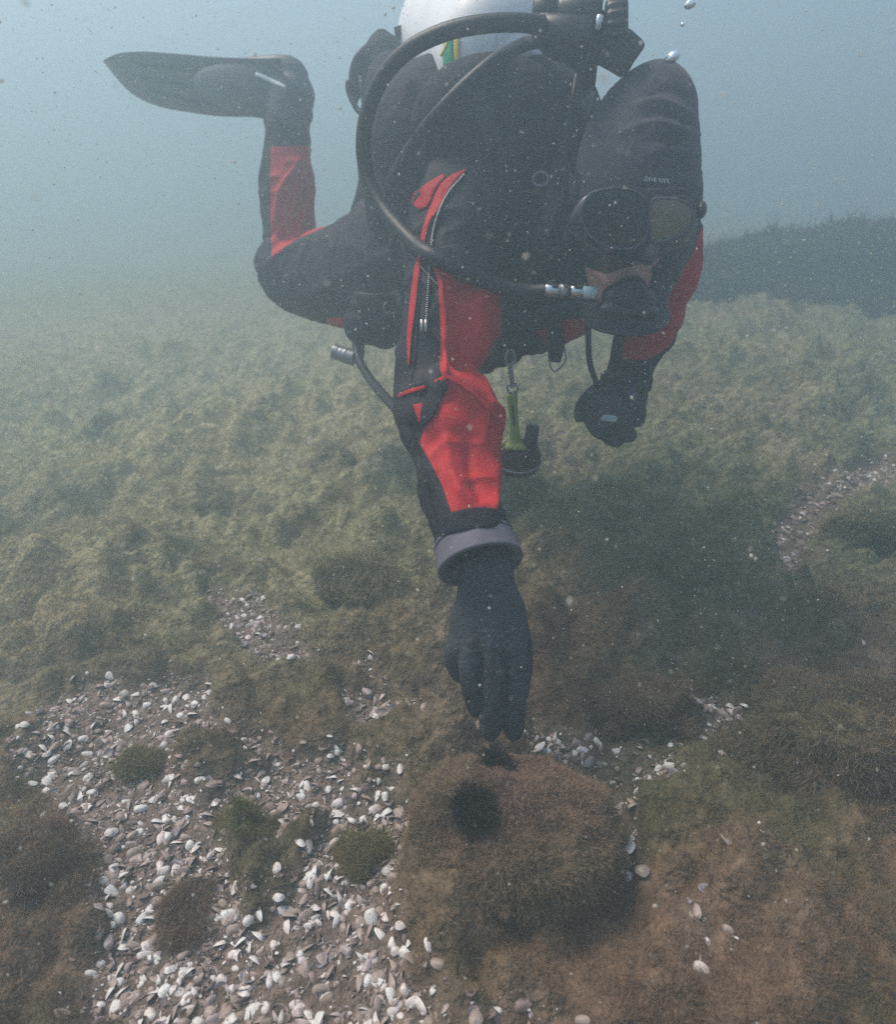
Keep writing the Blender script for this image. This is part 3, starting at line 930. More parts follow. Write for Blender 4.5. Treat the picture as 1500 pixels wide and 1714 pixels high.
cb = MB().lathe(c0 - ax * 0.012, ax, [(0, rr * 0.70), (0.002, rr * 0.93), (0.008, rr * 0.95), (0.012, rr * 0.93), (0.013, rr * 0.6)], 60)
cb.build('cuff_band', M['vest'], glove)

LG = MB()
pell(LG, 1035, 672, 1.285, 44, 40, 0.045, 20)
for f in ([(1000, 660, 1.27, 14), (990, 690, 1.255, 15), (1000, 718, 1.245, 14), (1020, 728, 1.245, 12)],
          [(1020, 668, 1.26, 15), (1012, 705, 1.245, 15), (1022, 732, 1.24, 14), (1040, 738, 1.245, 11)],
          [(1045, 670, 1.26, 15), (1042, 705, 1.245, 15), (1050, 728, 1.245, 13), (1060, 728, 1.255, 10)],
          [(1066, 664, 1.27, 13), (1068, 692, 1.26, 14), (1066, 712, 1.26, 11)],
          [(1010, 650, 1.28, 16), (985, 668, 1.265, 14), (972, 690, 1.25, 12), (974, 706, 1.245, 9)]):
    LG.grid(limb_pts(f, 24, 20, 1.0))
LG.grid(limb_pts([(1047, 635, 1.28, 39), (1040, 665, 1.283, 44)], 8, 28, 0.9))
g2 = link('glove', remesh(LG, 0.003, 3, 'glove'), M['glove'], person)
q0, q1 = P(1050, 628, 1.28), P(1046, 650, 1.28)
MB().lathe(q0, (q1 - q0), [(0, m_of(34, q0)), (0.002, m_of(43, q0)), (0.022, m_of(43, q0)), (0.024, m_of(34, q0))], 48).build('cuff_ring', M['vest'], g2)

for rows in ([(690, 720, 3), (706, 780, 3), (722, 840, 3), (734, 885, 3)], [(705, 440, 3), (700, 520, 3), (694, 600, 3), (686, 650, 3)],
             [(565, 395, 3), (552, 450, 3), (556, 520, 3)]):
    link('seam', ribbon(BV, rows, 0.001, 0.0016, n=50, Y=1.0).mesh('seam'), M['vest'], person)
# fins and boots
def blade(name, top, bot, Ya, Yb, x0, x1, th=0.010, rib=True):
    """Flat rubber blade between the two edges; depth runs from Ya at x0 to Yb at x1."""
    n = 40
    t_, b_ = crom(top, n), crom(bot, n)
    Yx = lambda x: Ya + (Yb - Ya) * (x - x0) / (x1 - x0)
    rows = []
    fs_ = np.linspace(0, 1, 13)
    for side in (-1, 1):
        pts = []
        for i in range(n):
            r = []
            for f in (fs_ if side < 0 else fs_[::-1]):
                x, y = t_[i] * (1 - f) + b_[i] * f
                e = min(f, 1 - f)
                tk = th * (1.0 + (0.9 if e < 0.1 else 0) + (0.25 if abs(f - 0.5) < 0.06 else 0)) * (0.35 + 0.65 * min(1, (n - 1 - i) / 14))
                r.append(list(P(x, y, Yx(x) + 0.10 * (f - 0.5)) + FWD * side * tk * 0.5))
            pts.append(r)
        rows.append(np.array(pts))
    return MB().grid(np.concatenate(rows, 1))
fin = blade('fin', [(470, 102), (440, 103), (370, 101), (300, 95), (240, 91), (200, 93), (174, 103)], [(470, 196), (435, 193), (370, 192), (320, 186), (262, 175), (215, 152), (174, 106)], 1.86, 2.15, 470, 172).build('fin', M['fin'], person)
FB = bvh_of([fin.data])
for rows in ([(455, 122, 5), (340, 118, 5), (232, 108, 3)], [(450, 150, 5), (340, 148, 5), (222, 126, 3)], [(450, 178, 5), (350, 174, 5), (245, 150, 3)]):
    r_ = ribbon(FB, rows, 0.002, 0.004, n=40, Y=1.95).build('rib', M['vest'], person)
    r_.parent = fin; r_.matrix_parent_inverse = Matrix.Identity(4)
bt = MB()
bt.grid(limb_pts([(483, 215, 1.86, 35), (485, 185, 1.86, 36), (492, 150, 1.86, 36), (496, 130, 1.86, 26)], 24, 36, 1.0))
bt.grid(limb_pts([(512, 150, 1.85, 26), (490, 146, 1.86, 44), (450, 148, 1.875, 46), (400, 146, 1.905, 40), (350, 142, 1.94, 26), (325, 140, 1.955, 10)], 36, 36, 0.5))
pell(bt, 516, 190, 1.85, 8, 16, 0.02)
boot = link('boot', remesh(bt, 0.005, 4, 'boot'), M['fin'], person)
ribbon(bvh_of([boot.data]), [(428, 124, 6), (452, 134, 7), (478, 146, 5)], 0.004, n=20, Y=1.85).build('stripe', M['print'], boot)
b2 = MB()
b2.grid(limb_pts([(655, 190, 1.7, 34), (652, 150, 1.69, 34), (648, 110, 1.69, 34), (640, 70, 1.7, 26), (638, 48, 1.7, 6)], 30, 36, 0.9))
b2p = prism([(640, 46), (612, 62), (590, 84), (581, 112), (583, 138), (590, 148), (598, 130), (612, 126), (622, 158), (650, 180), (688, 150), (690, 92), (668, 60)], lambda x, y: 1.66 + 0.0004 * (x - 580), 0.07, 0.8)
b2.add(b2p.v[0], b2p.q[0], b2p.t[0])
link('boot', remesh(b2, 0.005, 5, 'boot'), M['vest'], person)
f2 = blade('fin', [(660, 52), (700, 36), (730, 22), (760, 17), (775, 24)], [(680, 120), (720, 110), (750, 98), (770, 70), (777, 30)], 1.75, 2.0, 660, 777).build('fin', M['fin'], person)
MB().tube(path_px([(584, 135, 1.65), (583, 150, 1.65), (590, 170, 1.64), (600, 186, 1.63), (612, 192, 1.62)], 30), 0.006, 8).build('fin_strap', M['hose'], f2)
MB().tube(path_px([(604, 130, 1.65), (606, 150, 1.64), (610, 175, 1.63)], 20), 0.006, 8).build('fin_strap', M['hose'], f2)

# ------------------------------------------------------------------ breathing set
SET = empty('scuba_set', P(850, 110, 1.3), 'scuba gear with white cylinder, black vest and looping hoses on the diver', 'diving gear')
part = lambda name, mb, m_, par=None: mb.build(name, m_, par or SET)
ta = P(868, 104, 1.25); tdir = (P(745, 60, 1.85) - ta).normalized()
tr = m_of(118, P(860, 110, 1.33))
prof = [(-0.03, 0.018), (-0.025, 0.03)] + [(0.075 * (1 - math.cos(a)) - 0.02, 0.03 + (tr - 0.03) * math.sin(a)) for a in np.linspace(0.05, math.pi / 2, 14)] + [(0.3, tr), (0.56, tr), (0.585, tr * 0.93), (0.6, tr * 0.7)]
tank = part('cylinder', MB().lathe(ta, tdir, prof, 72), M['white_paint'])
TB = bvh_of([tank.data])
part('green_band', ribbon(TB, [(752, 64, 12), (750, 84, 18), (752, 110, 20)], 0.002, n=16, Y=1.3), M['green_paint'], tank)
part('yellow_band', ribbon(TB, [(765, 60, 8), (764, 84, 9), (766, 112, 9)], 0.002, n=16, Y=1.3), M['yellow_paint'], tank)
part('yellow_band', ribbon(TB, [(752, 62, 4), (744, 80, 4), (738, 92, 4)], 0.003, n=16, Y=1.3), M['yellow_paint'], tank)

ve = MB()
pell(ve, 760, 225, 1.40, 150, 118, 0.15, 0)
pell(ve, 900, 225, 1.25, 110, 112, 0.12, 0)
pell(ve, 820, 215, 1.17, 135, 108, 0.06, 0)
pell(ve, 705, 330, 1.45, 95, 120, 0.13, 0)
pell(ve, 660, 200, 1.52, 55, 95, 0.1, 0)
pell(ve, 640, 470, 1.55, 62, 112, 0.12, 0)
pell(ve, 622, 545, 1.52, 46, 34, 0.06, 0, power=0.8)
pell(ve, 850, 330, 1.25, 70, 90, 0.09, 20)
pell(ve, 940, 390, 1.18, 90, 110, 0.07, 0)
vme = remesh(ve, 0.006, 5, 'buoyancy_vest')
vc, vn = co_of(vme), no_of(vme)
vc += vn * (0.006 * fbm(vc, 16, 3, 6))[:, None]
for rows, hgt in (([(640, 400, 8), (720, 380, 10), (800, 300, 10)], 0.01), ([(690, 150, 9), (700, 220, 10), (680, 290, 9)], -0.01), ([(800, 150, 9), (830, 220, 9), (820, 270, 9)], 0.008),
                  ([(880, 180, 9), (930, 240, 9), (930, 320, 9)], -0.01), ([(600, 440, 8), (640, 470, 9), (670, 450, 8)], 0.01), ([(595, 520, 6), (640, 528, 6), (668, 520, 6)], -0.01)):
    vc = stroke(vc, vn, rows, hgt)
vme.vertices.foreach_set('co', vc.astype(np.float32).ravel()); vme.update()
vest = link('buoyancy_vest', vme, M['vest'], SET)
VB = bvh_of([vme, body])
# red trim, zip and patches on the suit
def child(name, mb, m_):
    return mb.build(name, m_, person)
child('red_stripe', ribbon(VB, [(742, 312, 12), (718, 365, 10), (706, 410, 9), (697, 460, 10), (690, 520, 11), (685, 570, 8), (684, 612, 2)], 0.003, Y=1.08), M['panel'])
child('red_stripe', ribbon(VB, [(780, 284, 3), (752, 305, 16), (736, 330, 18), (722, 362, 8)], 0.003, n=40), M['panel'])
child('red_patch', ribbon(VB, [(744, 293, 6), (722, 312, 17), (704, 334, 32), (694, 344, 20)], 0.004, n=30, Y=1.1), M['panel'])
child('red_piping_and_lit_fold', ribbon(BV, [(667, 663, 5), (686, 655, 7), (712, 648, 6)], 0.003, n=30, Y=0.97), M['panel'])
child('red_piping_and_lit_fold', ribbon(BV, [(720, 425, 8), (734, 460, 9), (742, 510, 9), (745, 570, 9), (746, 622, 9), (742, 634, 9), (728, 640, 8)], 0.004, n=60, Y=1.0), M['panel'])
child('red_piping_and_lit_fold', ribbon(BV, [(748, 630, 7), (790, 657, 6), (842, 708, 5)], 0.004, n=40, Y=0.92), M['panel'])  # red strip painting in the lit edge of the elbow fold
child('red_patch', ribbon(BV, [(700, 676, 18), (702, 690, 13), (702, 707, 2)], 0.003, n=20, Y=0.95), M['panel'])
child('red_patch', ribbon(BV, [(792, 474, 6), (815, 484, 13), (840, 493, 6)], 0.004, n=20, Y=1.12), M['panel'])
zp = ribbon(VB, [(777, 292, 5), (748, 327, 6), (730, 368, 6), (722, 410, 6), (718, 470, 6), (713, 540, 6)], 0.003, n=120, Y=1.05)
zo = child('zip', zp, M['plastic'])
zt = MB()
for k in crom([(777, 292), (748, 327), (730, 368), (722, 410), (718, 470), (713, 540)], 96):
    p = drape(VB, k[0], k[1], 0.0058, 1.05); zt.ell(p, (0.0017, 0.0015, 0.0009), seg=8)
zt.build('zip_teeth', M['zip'], zo)
zs = MB()
for x in (706, 713):
    zs.tube([drape(BV, x, y, 0.007, 1.02) for y in (535, 545, 556)], 0.0022, 8)
zs.build('zip_slider', M['zip'], zo)
child('sleeve_band', ribbon(BV, [(742, 640, 22), (728, 662, 26), (716, 690, 24), (706, 712, 6)], 0.005, n=30, Y=0.95), M['vest'])
child('sleeve_hem', ribbon(BV, [(722, 888, 30), (760, 874, 34), (800, 866, 34), (846, 868, 30)], 0.004, n=40, Y=0.8), M['vest'])

part('shoulder_strap', ribbon(VB, [(985, 95, 34), (975, 160, 38), (955, 240, 38), (930, 330, 38), (900, 420, 36), (880, 500, 34)], 0.004, 0.004, n=60, Y=1.15), M['hose'], vest)
part('shoulder_strap', ribbon(VB, [(800, 150, 30), (815, 210, 32), (850, 270, 34)], 0.004, 0.004, n=40, Y=1.3), M['hose'], vest)
part('waist_strap', ribbon(VB, [(590, 500, 26), (630, 505, 28), (672, 498, 26)], 0.004, 0.004, n=30, Y=1.45), M['hose'], vest)
part('seam', ribbon(VB, [(735, 480, 4), (690, 430, 4), (650, 380, 4), (632, 340, 4)], 0.002, 0.003, n=40, Y=1.4), M['plastic'], vest)
for (x, y, Y, r) in ((905, 300, 1.12, 13), (655, 515, 1.42, 12)):
    c_ = drape(VB, x, y, 0.008, Y); a_, bb_, cc_ = view_axes(c_)
    th = np.linspace(0, 2 * math.pi, 30)
    MB().tube([c_ + a_ * m_of(r, c_) * math.cos(t) + bb_ * m_of(r * 0.8, c_) * math.sin(t) for t in th], 0.0024, 8, caps=False).build('ring', M['steel'], vest)
# straps and gear hanging below the chest
part('strap', MB().grid(limb_pts([(930, 545, 1.16, 14, 0.25), (931, 580, 1.15, 14, 0.25), (928, 606, 1.15, 10, 0.25)], 12, 20, 0.25, 0.7)), M['vest'], vest)
rl = part('wire_loop', MB().tube(path_px([(921, 600, 1.15), (921, 612, 1.15), (928, 622, 1.15), (940, 614, 1.15), (947, 602, 1.15), (945, 585, 1.15), (940, 570, 1.155)], 40), 0.0015, 8), M['steel'], vest)
kb = MB(); pell(kb, 905, 582, 1.17, 11, 11, 0.012); pell(kb, 890, 585, 1.18, 14, 10, 0.012)
part('roller_buckle', kb, M['plastic'], vest)
kb = MB(); pell(kb, 812, 604, 1.2, 19, 22, 0.035, power=0.8); pell(kb, 845, 590, 1.19, 30, 24, 0.035, 12, power=0.8); pell(kb, 880, 575, 1.18, 28, 18, 0.03, 18)
kme = link('pouch', remesh(kb, 0.004, 3, 'pouch'), M['vest'], vest)

# first stage and valve
fsd = MB()
X_ = lambda px, py, Y: np.array(P(px, py, Y))
def cyl(mb, a, b, r_px, prof=((0, 0.8), (0.06, 1), (0.94, 1), (1, 0.8)), seg=32, ridges=0):
    a, b = Vector(a), Vector(b); L_ = (b - a).length; r = m_of(r_px, a)
    return mb.lathe(a, b - a, [(h * L_, k * r) for h, k in prof], seg)
cyl(fsd, P(893, 28, 1.12), P(1006, 30, 1.10), 34, ((0, 0.82), (0.05, 1), (0.3, 1), (0.34, 0.9), (0.4, 0.9), (0.44, 1.03), (0.92, 1.03), (1, 0.85)))
cyl(fsd, P(898, 52, 1.10), P(990, 58, 1.08), 26)
pell(fsd, 955, 70, 1.12, 55, 30, 0.04)
part('first_stage', fsd, M['plastic'])
vv = MB(); cyl(vv, P(975, 110, 1.12), P(985, 20, 1.13), 30)
cyl(vv, P(990, 75, 1.12), P(1052, 110, 1.09), 20)
valve = part('valve', vv, M['steel'].copy() if False else M['plastic'], tank)
def knob(px, py, Y, hx, hy, rot, name='knob', m_=M['plastic'], par=None, nrib=16):
    """Ribbed rubber hand wheel."""
    p = P(px, py, Y); a, b, c = view_axes(p)
    r = R(rot); a2 = a * math.cos(r) + b * math.sin(r); b2 = b * math.cos(r) - a * math.sin(r)
    k = zd(p) / FPX
    th = np.linspace(0, 2 * math.pi, 96, endpoint=False)
    rib = 1 + 0.05 * np.sign(np.sin(th * nrib)) * np.abs(np.sin(th * nrib)) ** 0.5
    rows = []
    for h, f in ((-1, 0.3), (-1, 0.75), (-0.85, 0.93), (-0.5, 1.0), (0.5, 1.0), (0.85, 0.93), (1, 0.75), (1, 0.3)):
        rr_ = f * (rib if abs(h) < 0.9 else 1 + 0 * rib)
        rows.append([list(p + a2 * h * hx * k + (b2 * math.cos(t) + c * math.sin(t)) * hy * k * q_) for t, q_ in zip(th, rr_)])
    return part(name, MB().grid(np.array(rows)), m_, par or SET)
knob(1032, 44, 1.10, 19, 39, 8, par=tank)
knob(1050, 82, 1.09, 22, 22, -35, par=tank)
gl = MB(); cyl(gl, P(998, 52, 1.075), P(1006, 26, 1.075), 7, seg=16); part('port_plug', gl, M['chrome'])
# hoses
hs = lambda rows, r, n=90: MB().tube(path_px(rows, n), r, 14)
part('hose', hs([(905, 42, 1.08), (860, 38, 1.07), (800, 42, 1.07), (740, 56, 1.08), (682, 86, 1.10), (640, 132, 1.12), (615, 190, 1.13), (608, 250, 1.13), (618, 305, 1.12), (645, 355, 1.09), (690, 405, 1.03), (722, 428, 0.985), (765, 452, 0.98), (820, 475, 1.0), (880, 488, 1.005), (920, 488, 0.995)], 0.0112, 160), M['hose'])
HBV = bvh_of([vme, body, tank.data])
hb = crom([(960, 78), (900, 72), (868, 84), (830, 104), (780, 145), (730, 195), (685, 250), (655, 300), (645, 330)], 120)
hq = np.array([list(drape(HBV, x, y, 0.008, 1.2)) for x, y in hb])
hq[:14] = path_px([(960, 78, 1.09), (900, 72, 1.12)], 14)
for _ in range(60): hq[1:-1] = 0.25 * hq[:-2] + 0.5 * hq[1:-1] + 0.25 * hq[2:]
part('hose', MB().tube(hq - np.array(FWD) * 0.006, np.linspace(0.011, 0.0065, 120), 14), M['hose'])
sw = MB(); cyl(sw, P(893, 40, 1.08), P(912, 43, 1.08), 14, seg=24); cyl(sw, P(962, 79, 1.088), P(930, 76, 1.088), 12, seg=24)
part('hose_sleeve', sw, M['plastic'])
part('hose', hs([(598, 580, 1.5), (602, 605, 1.46), (620, 635, 1.36), (645, 665, 1.22), (670, 690, 1.1), (690, 700, 1.06)], 0.0095), M['hose'])
part('hose', hs([(985, 530, 1.2), (985, 570, 1.22), (987, 605, 1.24), (995, 632, 1.25), (1005, 655, 1.255)], 0.0055), M['hose'])
# ribbed inflator knob low on the left
kn = MB()
pa_, pb_ = P(558, 588, 1.5), P(600, 602, 1.48)
ridge = []
for h in np.linspace(0, 1, 25):
    ridge.append((h * 0.055, m_of(12, pa_) * (1 + (0.08 if int(h * 24) % 2 else -0.04)) * (0.85 if h in (0, 1) else 1)))
kn.lathe(pa_, pb_ - pa_, ridge, 28)
part('inflator_knob', kn, M['steel'])
ib = MB(); ib.tube(path_px([(598, 600, 1.48), (600, 580, 1.5), (596, 555, 1.52)], 20), 0.014, 16); part('inflator_body', ib, M['plastic'])
# second stage in the mouth
ss = MB()
pell(ss, 1052, 502, 0.985, 46, 31, 0.024, -6)
pell(ss, 1050, 522, 0.985, 54, 15, 0.026, -4, power=0.8)
pell(ss, 1056, 480, 1.02, 26, 18, 0.05)
sec = link('second_stage', remesh(ss, 0.0025, 3, 'second_stage'), M['plastic'], SET)
cv_ = MB(); pe = P(1055, 500, 0.965); ax_, bx_, cx_ = view_axes(pe)
cv_.lathe(pe, -cx_, [(-0.012, 0.024), (0, 0.024), (0.003, 0.022), (0.0032, 0.0185), (0.001, 0.018), (0.001, 0.014), (0.004, 0.013), (0.005, 0.003)], 48)
part('front_cover', cv_, M['hose'], sec)
for x0, x1, r, m_ in ((911, 936, 10.5, 'chrome'), (936, 948, 11.5, 'steel'), (949, 954, 9, 'plastic'), (954, 974, 10.5, 'chrome'), (975, 998, 10, 'tab')):
    c_ = MB(); cyl(c_, P(x0, 486 + 0.05 * (x0 - 911), 0.992), P(x1, 486 + 0.05 * (x1 - 911), 0.994), r, ((0, 0.85), (0.04, 1), (0.96, 1), (1, 0.85)), 24)
    part('hose_fitting', c_, M[m_], sec)
# console held in the left hand
cs = MB(); pell(cs, 1015, 690, 1.235, 34, 42, 0.022, 10, power=0.75)
con = link('gauge_console', remesh(cs, 0.003, 2, 'gauge_console'), M['plastic'], SET)
tb = MB(); pell(tb, 1020, 700, 1.212, 13, 6, 0.003, -8, power=0.6); part('clip_tab', tb, M['tab'], con)
bl = MB(); pell(bl, 1054, 656, 1.225, 11, 14, 0.008); part('button', bl, M['blue'], con)

# ------------------------------------------------------------------ line reel hanging from the chest on a snap hook
REEL = empty('line_reel', P(868, 760, 1.12), 'dark line reel with a lime green handle hanging on a steel snap below the chest', 'reel')
rp = lambda name, mb, m_: mb.build(name, m_, REEL)
YR = 1.13
hk = MB()
hk.tube(path_px([(852, 585, YR), (847, 600, YR), (851, 612, YR), (860, 606, YR), (861, 592, YR), (855, 584, YR)], 30), 0.0028, 8)
hk.tube(path_px([(853, 608, YR), (856, 630, YR), (858, 648, YR)], 16), 0.0045, 10)
hk.tube(path_px([(849, 650, YR), (853, 658, YR), (862, 658, YR), (867, 650, YR), (862, 643, YR), (852, 644, YR), (849, 650, YR)], 24), 0.0022, 8)
rp('snap_hook', hk, M['steel'])
hd = MB().grid(limb_pts([(857, 660, YR, 10, 0.6), (859, 690, YR, 8, 0.6), (861, 720, YR, 9, 0.6), (862, 738, YR, 11, 0.6), (862, 746, YR, 20, 0.5), (862, 750, YR, 20, 0.5)], 40, 24, 0.6, 0.8))
hd.tube(path_px([(840, 742, YR), (850, 746, YR), (875, 747, YR), (884, 744, YR)], 20), 0.004, 10)
rp('handle', hd, M['lime'])
sl_ = MB(); sl_.tube(path_px([(859, 678, YR - 0.008), (861, 712, YR - 0.008)], 8), 0.0018, 8); rp('handle_slot', sl_, M['plastic'])
dk = MB(); pc = P(868, 768, YR + 0.03); a_, b_2, c_ = view_axes(pc)
axr = (b_2 * 0.75 + c_ * 0.66)
R1 = m_of(37, pc)
dk.lathe(pc - axr * 0.012, axr, [(0, 0.006), (0, R1), (0.003, R1), (0.004, R1 * 0.7), (0.02, R1 * 0.7), (0.021, R1), (0.024, R1), (0.025, 0.006)], 48)
rp('spool', dk, M['maroon'])
th = np.linspace(0, 2 * math.pi, 60)
pr_ = [P(870 + 38 * math.cos(t), 768 + 24 * math.sin(t), YR + 0.01 - 0.02 * math.sin(t)) for t in th]
rp('rim', MB().tube(pr_, 0.0018, 8, caps=False), M['steel'])
kk = MB(); cyl(kk, P(888, 748, YR), P(892, 712, YR), 11, seg=20); rp('crank_knob', kk, M['plastic'])
# ------------------------------------------------------------------ shells
def shell_variant(seed):
    rng = np.random.default_rng(seed)
    a = 1.0; b = rng.uniform(0.50, 0.74); hgt = rng.uniform(0.4, 0.62); skew = rng.uniform(0.1, 0.35)
    nr, ns = 8, 26
    rr = np.linspace(0.0, 1, nr) ** 0.8
    ph = np.linspace(0, 2 * math.pi, ns, endpoint=False)
    um = np.array([-0.45, 0.12])
    ox = a * np.cos(ph) * (1 - 0.10 * np.cos(2 * ph)); oy = b * np.sin(ph) * (1 - skew * np.cos(ph))
    lay = []
    for sgn in (1, 0):
        rows = []
        for r in rr:
            x = um[0] * (1 - r) + ox * r; y = um[1] * (1 - r) + oy * r
            d = np.sqrt(r)
            z = hgt * (1 - r ** 2.2) * (1 - 0.25 * (x + 1) / 2) - (0.04 if not sgn else 0) * (1 - 0.6 * r)
            z = z + 0.012 * math.sin(r * 40) * (1 if sgn else 0.2)
            rows.append(np.stack([x, y, z], -1))
        lay.append(np.array(rows))
    pts = np.concatenate([lay[0], lay[1][::-1]])
    mb = MB().grid(pts, caps=False)
    me = mb.mesh('shell')
    r_all = np.concatenate([rr, rr[::-1]]).repeat(ns)
    inside = np.concatenate([np.zeros(nr), np.ones(nr)]).repeat(ns)
    o1 = np.array(random.Random(seed).choice([(0.42, 0.33, 0.29), (0.34, 0.26, 0.22), (0.46, 0.38, 0.38), (0.76, 0.67, 0.64), (0.36, 0.27, 0.24), (0.82, 0.75, 0.72), (0.58, 0.48, 0.45)]))
    i1 = np.array(random.Random(seed + 3).choice([(0.36, 0.28, 0.25), (0.34, 0.30, 0.33), (0.46, 0.37, 0.34), (0.25, 0.19, 0.165)]))
    band = 1 + 0.18 * np.sin(r_all * 22 + seed) + 0.3 * (r_all > 0.93)
    c = np.where(inside[:, None] > 0.5, i1 * (0.75 + 0.25 * r_all[:, None] ** 3), o1 * band[:, None])
    set_col(me, 'tint', np.clip(c, 0, 0.9))
    return me

SHELLS = [shell_variant(900 + k) for k in range(16)]
for me in SHELLS: me.materials.append(M['shell'])

def shell_spots(n, seed, y0=0.2, y1=2.6):
    rng = np.random.default_rng(seed)
    out = []
    while len(out) < n:
        y = rng.uniform(y0, y1, 4000); x = rng.uniform(-1, 1, 4000) * (0.3 + 0.75 * y)
        m = bed_mask(x, y)
        u_, v_ = project(np.stack([x, y, 0 * x], -1))
        ok = (rng.random(4000) < m ** 1.3) & (u_ > -30) & (u_ < 1530) & (v_ < 1760)
        for a in np.stack([x[ok], y[ok]], -1):
            out.append(a)
    return np.array(out[:n])

def shell_matrix(x, y, rng, size, lift=0.0):
    z = float(ground_h(np.array([x]), np.array([y]))[0])
    mode = rng.random()
    if mode < 0.34: tilt = rng.normal(0, 0.45)                    # cup down
    elif mode < 0.74: tilt = math.pi + rng.normal(0, 0.4)       # cup up
    else: tilt = rng.choice([-1, 1]) * rng.uniform(0.9, 1.5)    # on edge
    m = Matrix.Translation((x, y, z + lift + size * (0.05 if mode < 0.34 else 0.2))) @ Matrix.Rotation(rng.uniform(0, 6.28), 4, 'Z') @ Matrix.Rotation(tilt, 4, 'X') @ Matrix.Rotation(rng.normal(0, 0.3), 4, 'Y')
    return m @ Matrix.Scale(size, 4)

rng = np.random.default_rng(77)
spots = shell_spots(5000, 5)
order = np.argsort(spots[:, 1] + 10 * (poly_sd(BEDS[0], spots[:, 0], spots[:, 1]) < -0.02))
GRP = 'pale clam shells strewn on the brown seabed'
SPECIAL = [  # single shells that can be told apart
    (1140, 1083, 0.0135, 'white clam shell lying alone on brown algae right of the gloved hand'),
    (1250, 1268, 0.0170, 'largest open shell among the loose shells right of the furry stone'),
    (1425, 1135, 0.0135, 'white triangular shell bit at the right edge, above the overhanging rock'),
    (1190, 1185, 0.0125, 'round pale shell touching another, in the small group right of the furry stone'),
    (615, 1170, 0.0130, 'upright white shell left of the fingers, at the top of the brown mound'),
    (585, 1192, 0.0125, 'white shell just below and left of the upright one beside the fingers'),
    (745, 1218, 0.0125, 'single white shell between the mound and the fingertips'),
    (800, 1248, 0.0120, 'white shell lying directly under the fingertips'),
    (988, 1262, 0.0150, 'long pinkish open shell right of the fingertips'),
    (905, 1240, 0.0160, 'pale see-through shell just right of the fingertips'),
    (640, 1212, 0.0160, 'bluish grey shell pair lying left of the fingers'),
    (1115, 1306, 0.0120, 'bright white shell right of the rock top'),
    (1050, 1420, 0.0190, 'grey shell heap piece wedged against the right side of the rock'),
    (1075, 1465, 0.0150, 'pale shell splinter low on the right side of the rock'),
    (1438, 818, 0.0210, 'bright white shell on the far shell trail at the right edge')]
for (px, py, s, lab) in SPECIAL:
    g = G(px, py, 0.03)
    o = bpy.data.objects.new('shell', SHELLS[int(rng.integers(16))])
    COL.objects.link(o)
    o.matrix_world = shell_matrix(g.x, g.y, rng, s * 0.78, 0.008)
    tag(o, lab, 'shell', GRP)
for k, i in enumerate(order[:285]):
    x, y = spots[i]
    o = bpy.data.objects.new('shell', SHELLS[int(rng.integers(16))])
    COL.objects.link(o)
    o.matrix_world = shell_matrix(x, y, rng, rng.uniform(0.0060, 0.0118) , rng.uniform(-0.007, 0.0005))
    tag(o, 'small pale clam shell lying in the crowded white shell bed', 'shell', GRP)
SV, SQ, SCc, k = [], [], [], 0
def me_arrays(me):
    c = np.empty(len(me.vertices) * 4, np.float32); me.attributes['tint'].data.foreach_get('color', c)
    f = np.array([list(p.vertices) for p in me.polygons])
    return co_of(me), f, c.reshape(-1, 4)[:, :3]
SA = [me_arrays(m_) for m_ in SHELLS]
for i in order[285:]:
    x, y = spots[i]
    v_, f_, c_ = SA[int(rng.integers(16))]
    mm = np.array(shell_matrix(x, y, rng, rng.uniform(0.0052, 0.0108) if rng.random() < 0.7 else rng.uniform(0.002, 0.005), rng.uniform(-0.006, 0.001)))
    SV.append(v_ @ mm[:3, :3].T + mm[:3, 3]); SQ.append(f_ + k); SCc.append(c_); k += len(v_)
# broken bits in the grit
frag = shell_spots(4500, 9)
for x, y in frag:
    v_, f_, c_ = SA[int(rng.integers(16))]
    sel = f_[: 60]
    mm = np.array(shell_matrix(x, y, rng, rng.uniform(0.0012, 0.003), 0.001))
    SV.append(v_ @ mm[:3, :3].T + mm[:3, 3]); SQ.append(f_ + k); SCc.append(c_); k += len(v_)
sme = np_mesh('shell_litter', np.concatenate(SV), [np.concatenate(SQ)])
set_col(sme, 'tint', np.concatenate(SCc))
tag(link('shell_litter', sme, M['shell']), kind='stuff')

# dark growth on the rock
def dark_clump(px, py, r_px, seed, label):
    rb = bvh_of([ROCK.data])
    d = ray(px, py).normalized()
    h = rb.ray_cast(EYE - ROCK.location, d)
    c = (h[0] + ROCK.location) if h[0] is not None else G(px, py, 0.08)
    r = m_of(r_px, c)
    rng_ = np.random.default_rng(seed)
    n = 5200
    dr = rng_.normal(0, 1, (n, 3)); dr /= np.linalg.norm(dr, axis=1)[:, None]
    lump = 1 + 0.35 * fbm(dr, 2.2, 2, seed)
    pos = np.array(c) + dr * lump[:, None] * r * np.array([1, 1, 0.55]) * rng_.uniform(0.55, 0.9, (n, 1))
    v_, q_, t_, cc = strands(pos, dr, np.full(n, r * 0.42), 0.0012, np.tile(np.array([0.020, 0.017, 0.015]), (n, 1)), 0.5, seed)
    me = np_mesh('dark_weed', v_, [q_, t_], smooth=False); set_col(me, 'tint', cc)
    o = bpy.data.objects.new('dark_weed', me); COL.objects.link(o)
    me.materials.append(M['mussel'])
    tag(o, label, 'seaweed', 'dark clumps on the rock')
dark_clump(792, 1350, 34, 301, 'larger round black weed clump on the upper face of the rust brown rock')
dark_clump(828, 1283, 28, 302, 'smaller black weed clump on the rock top just under the fingertips')

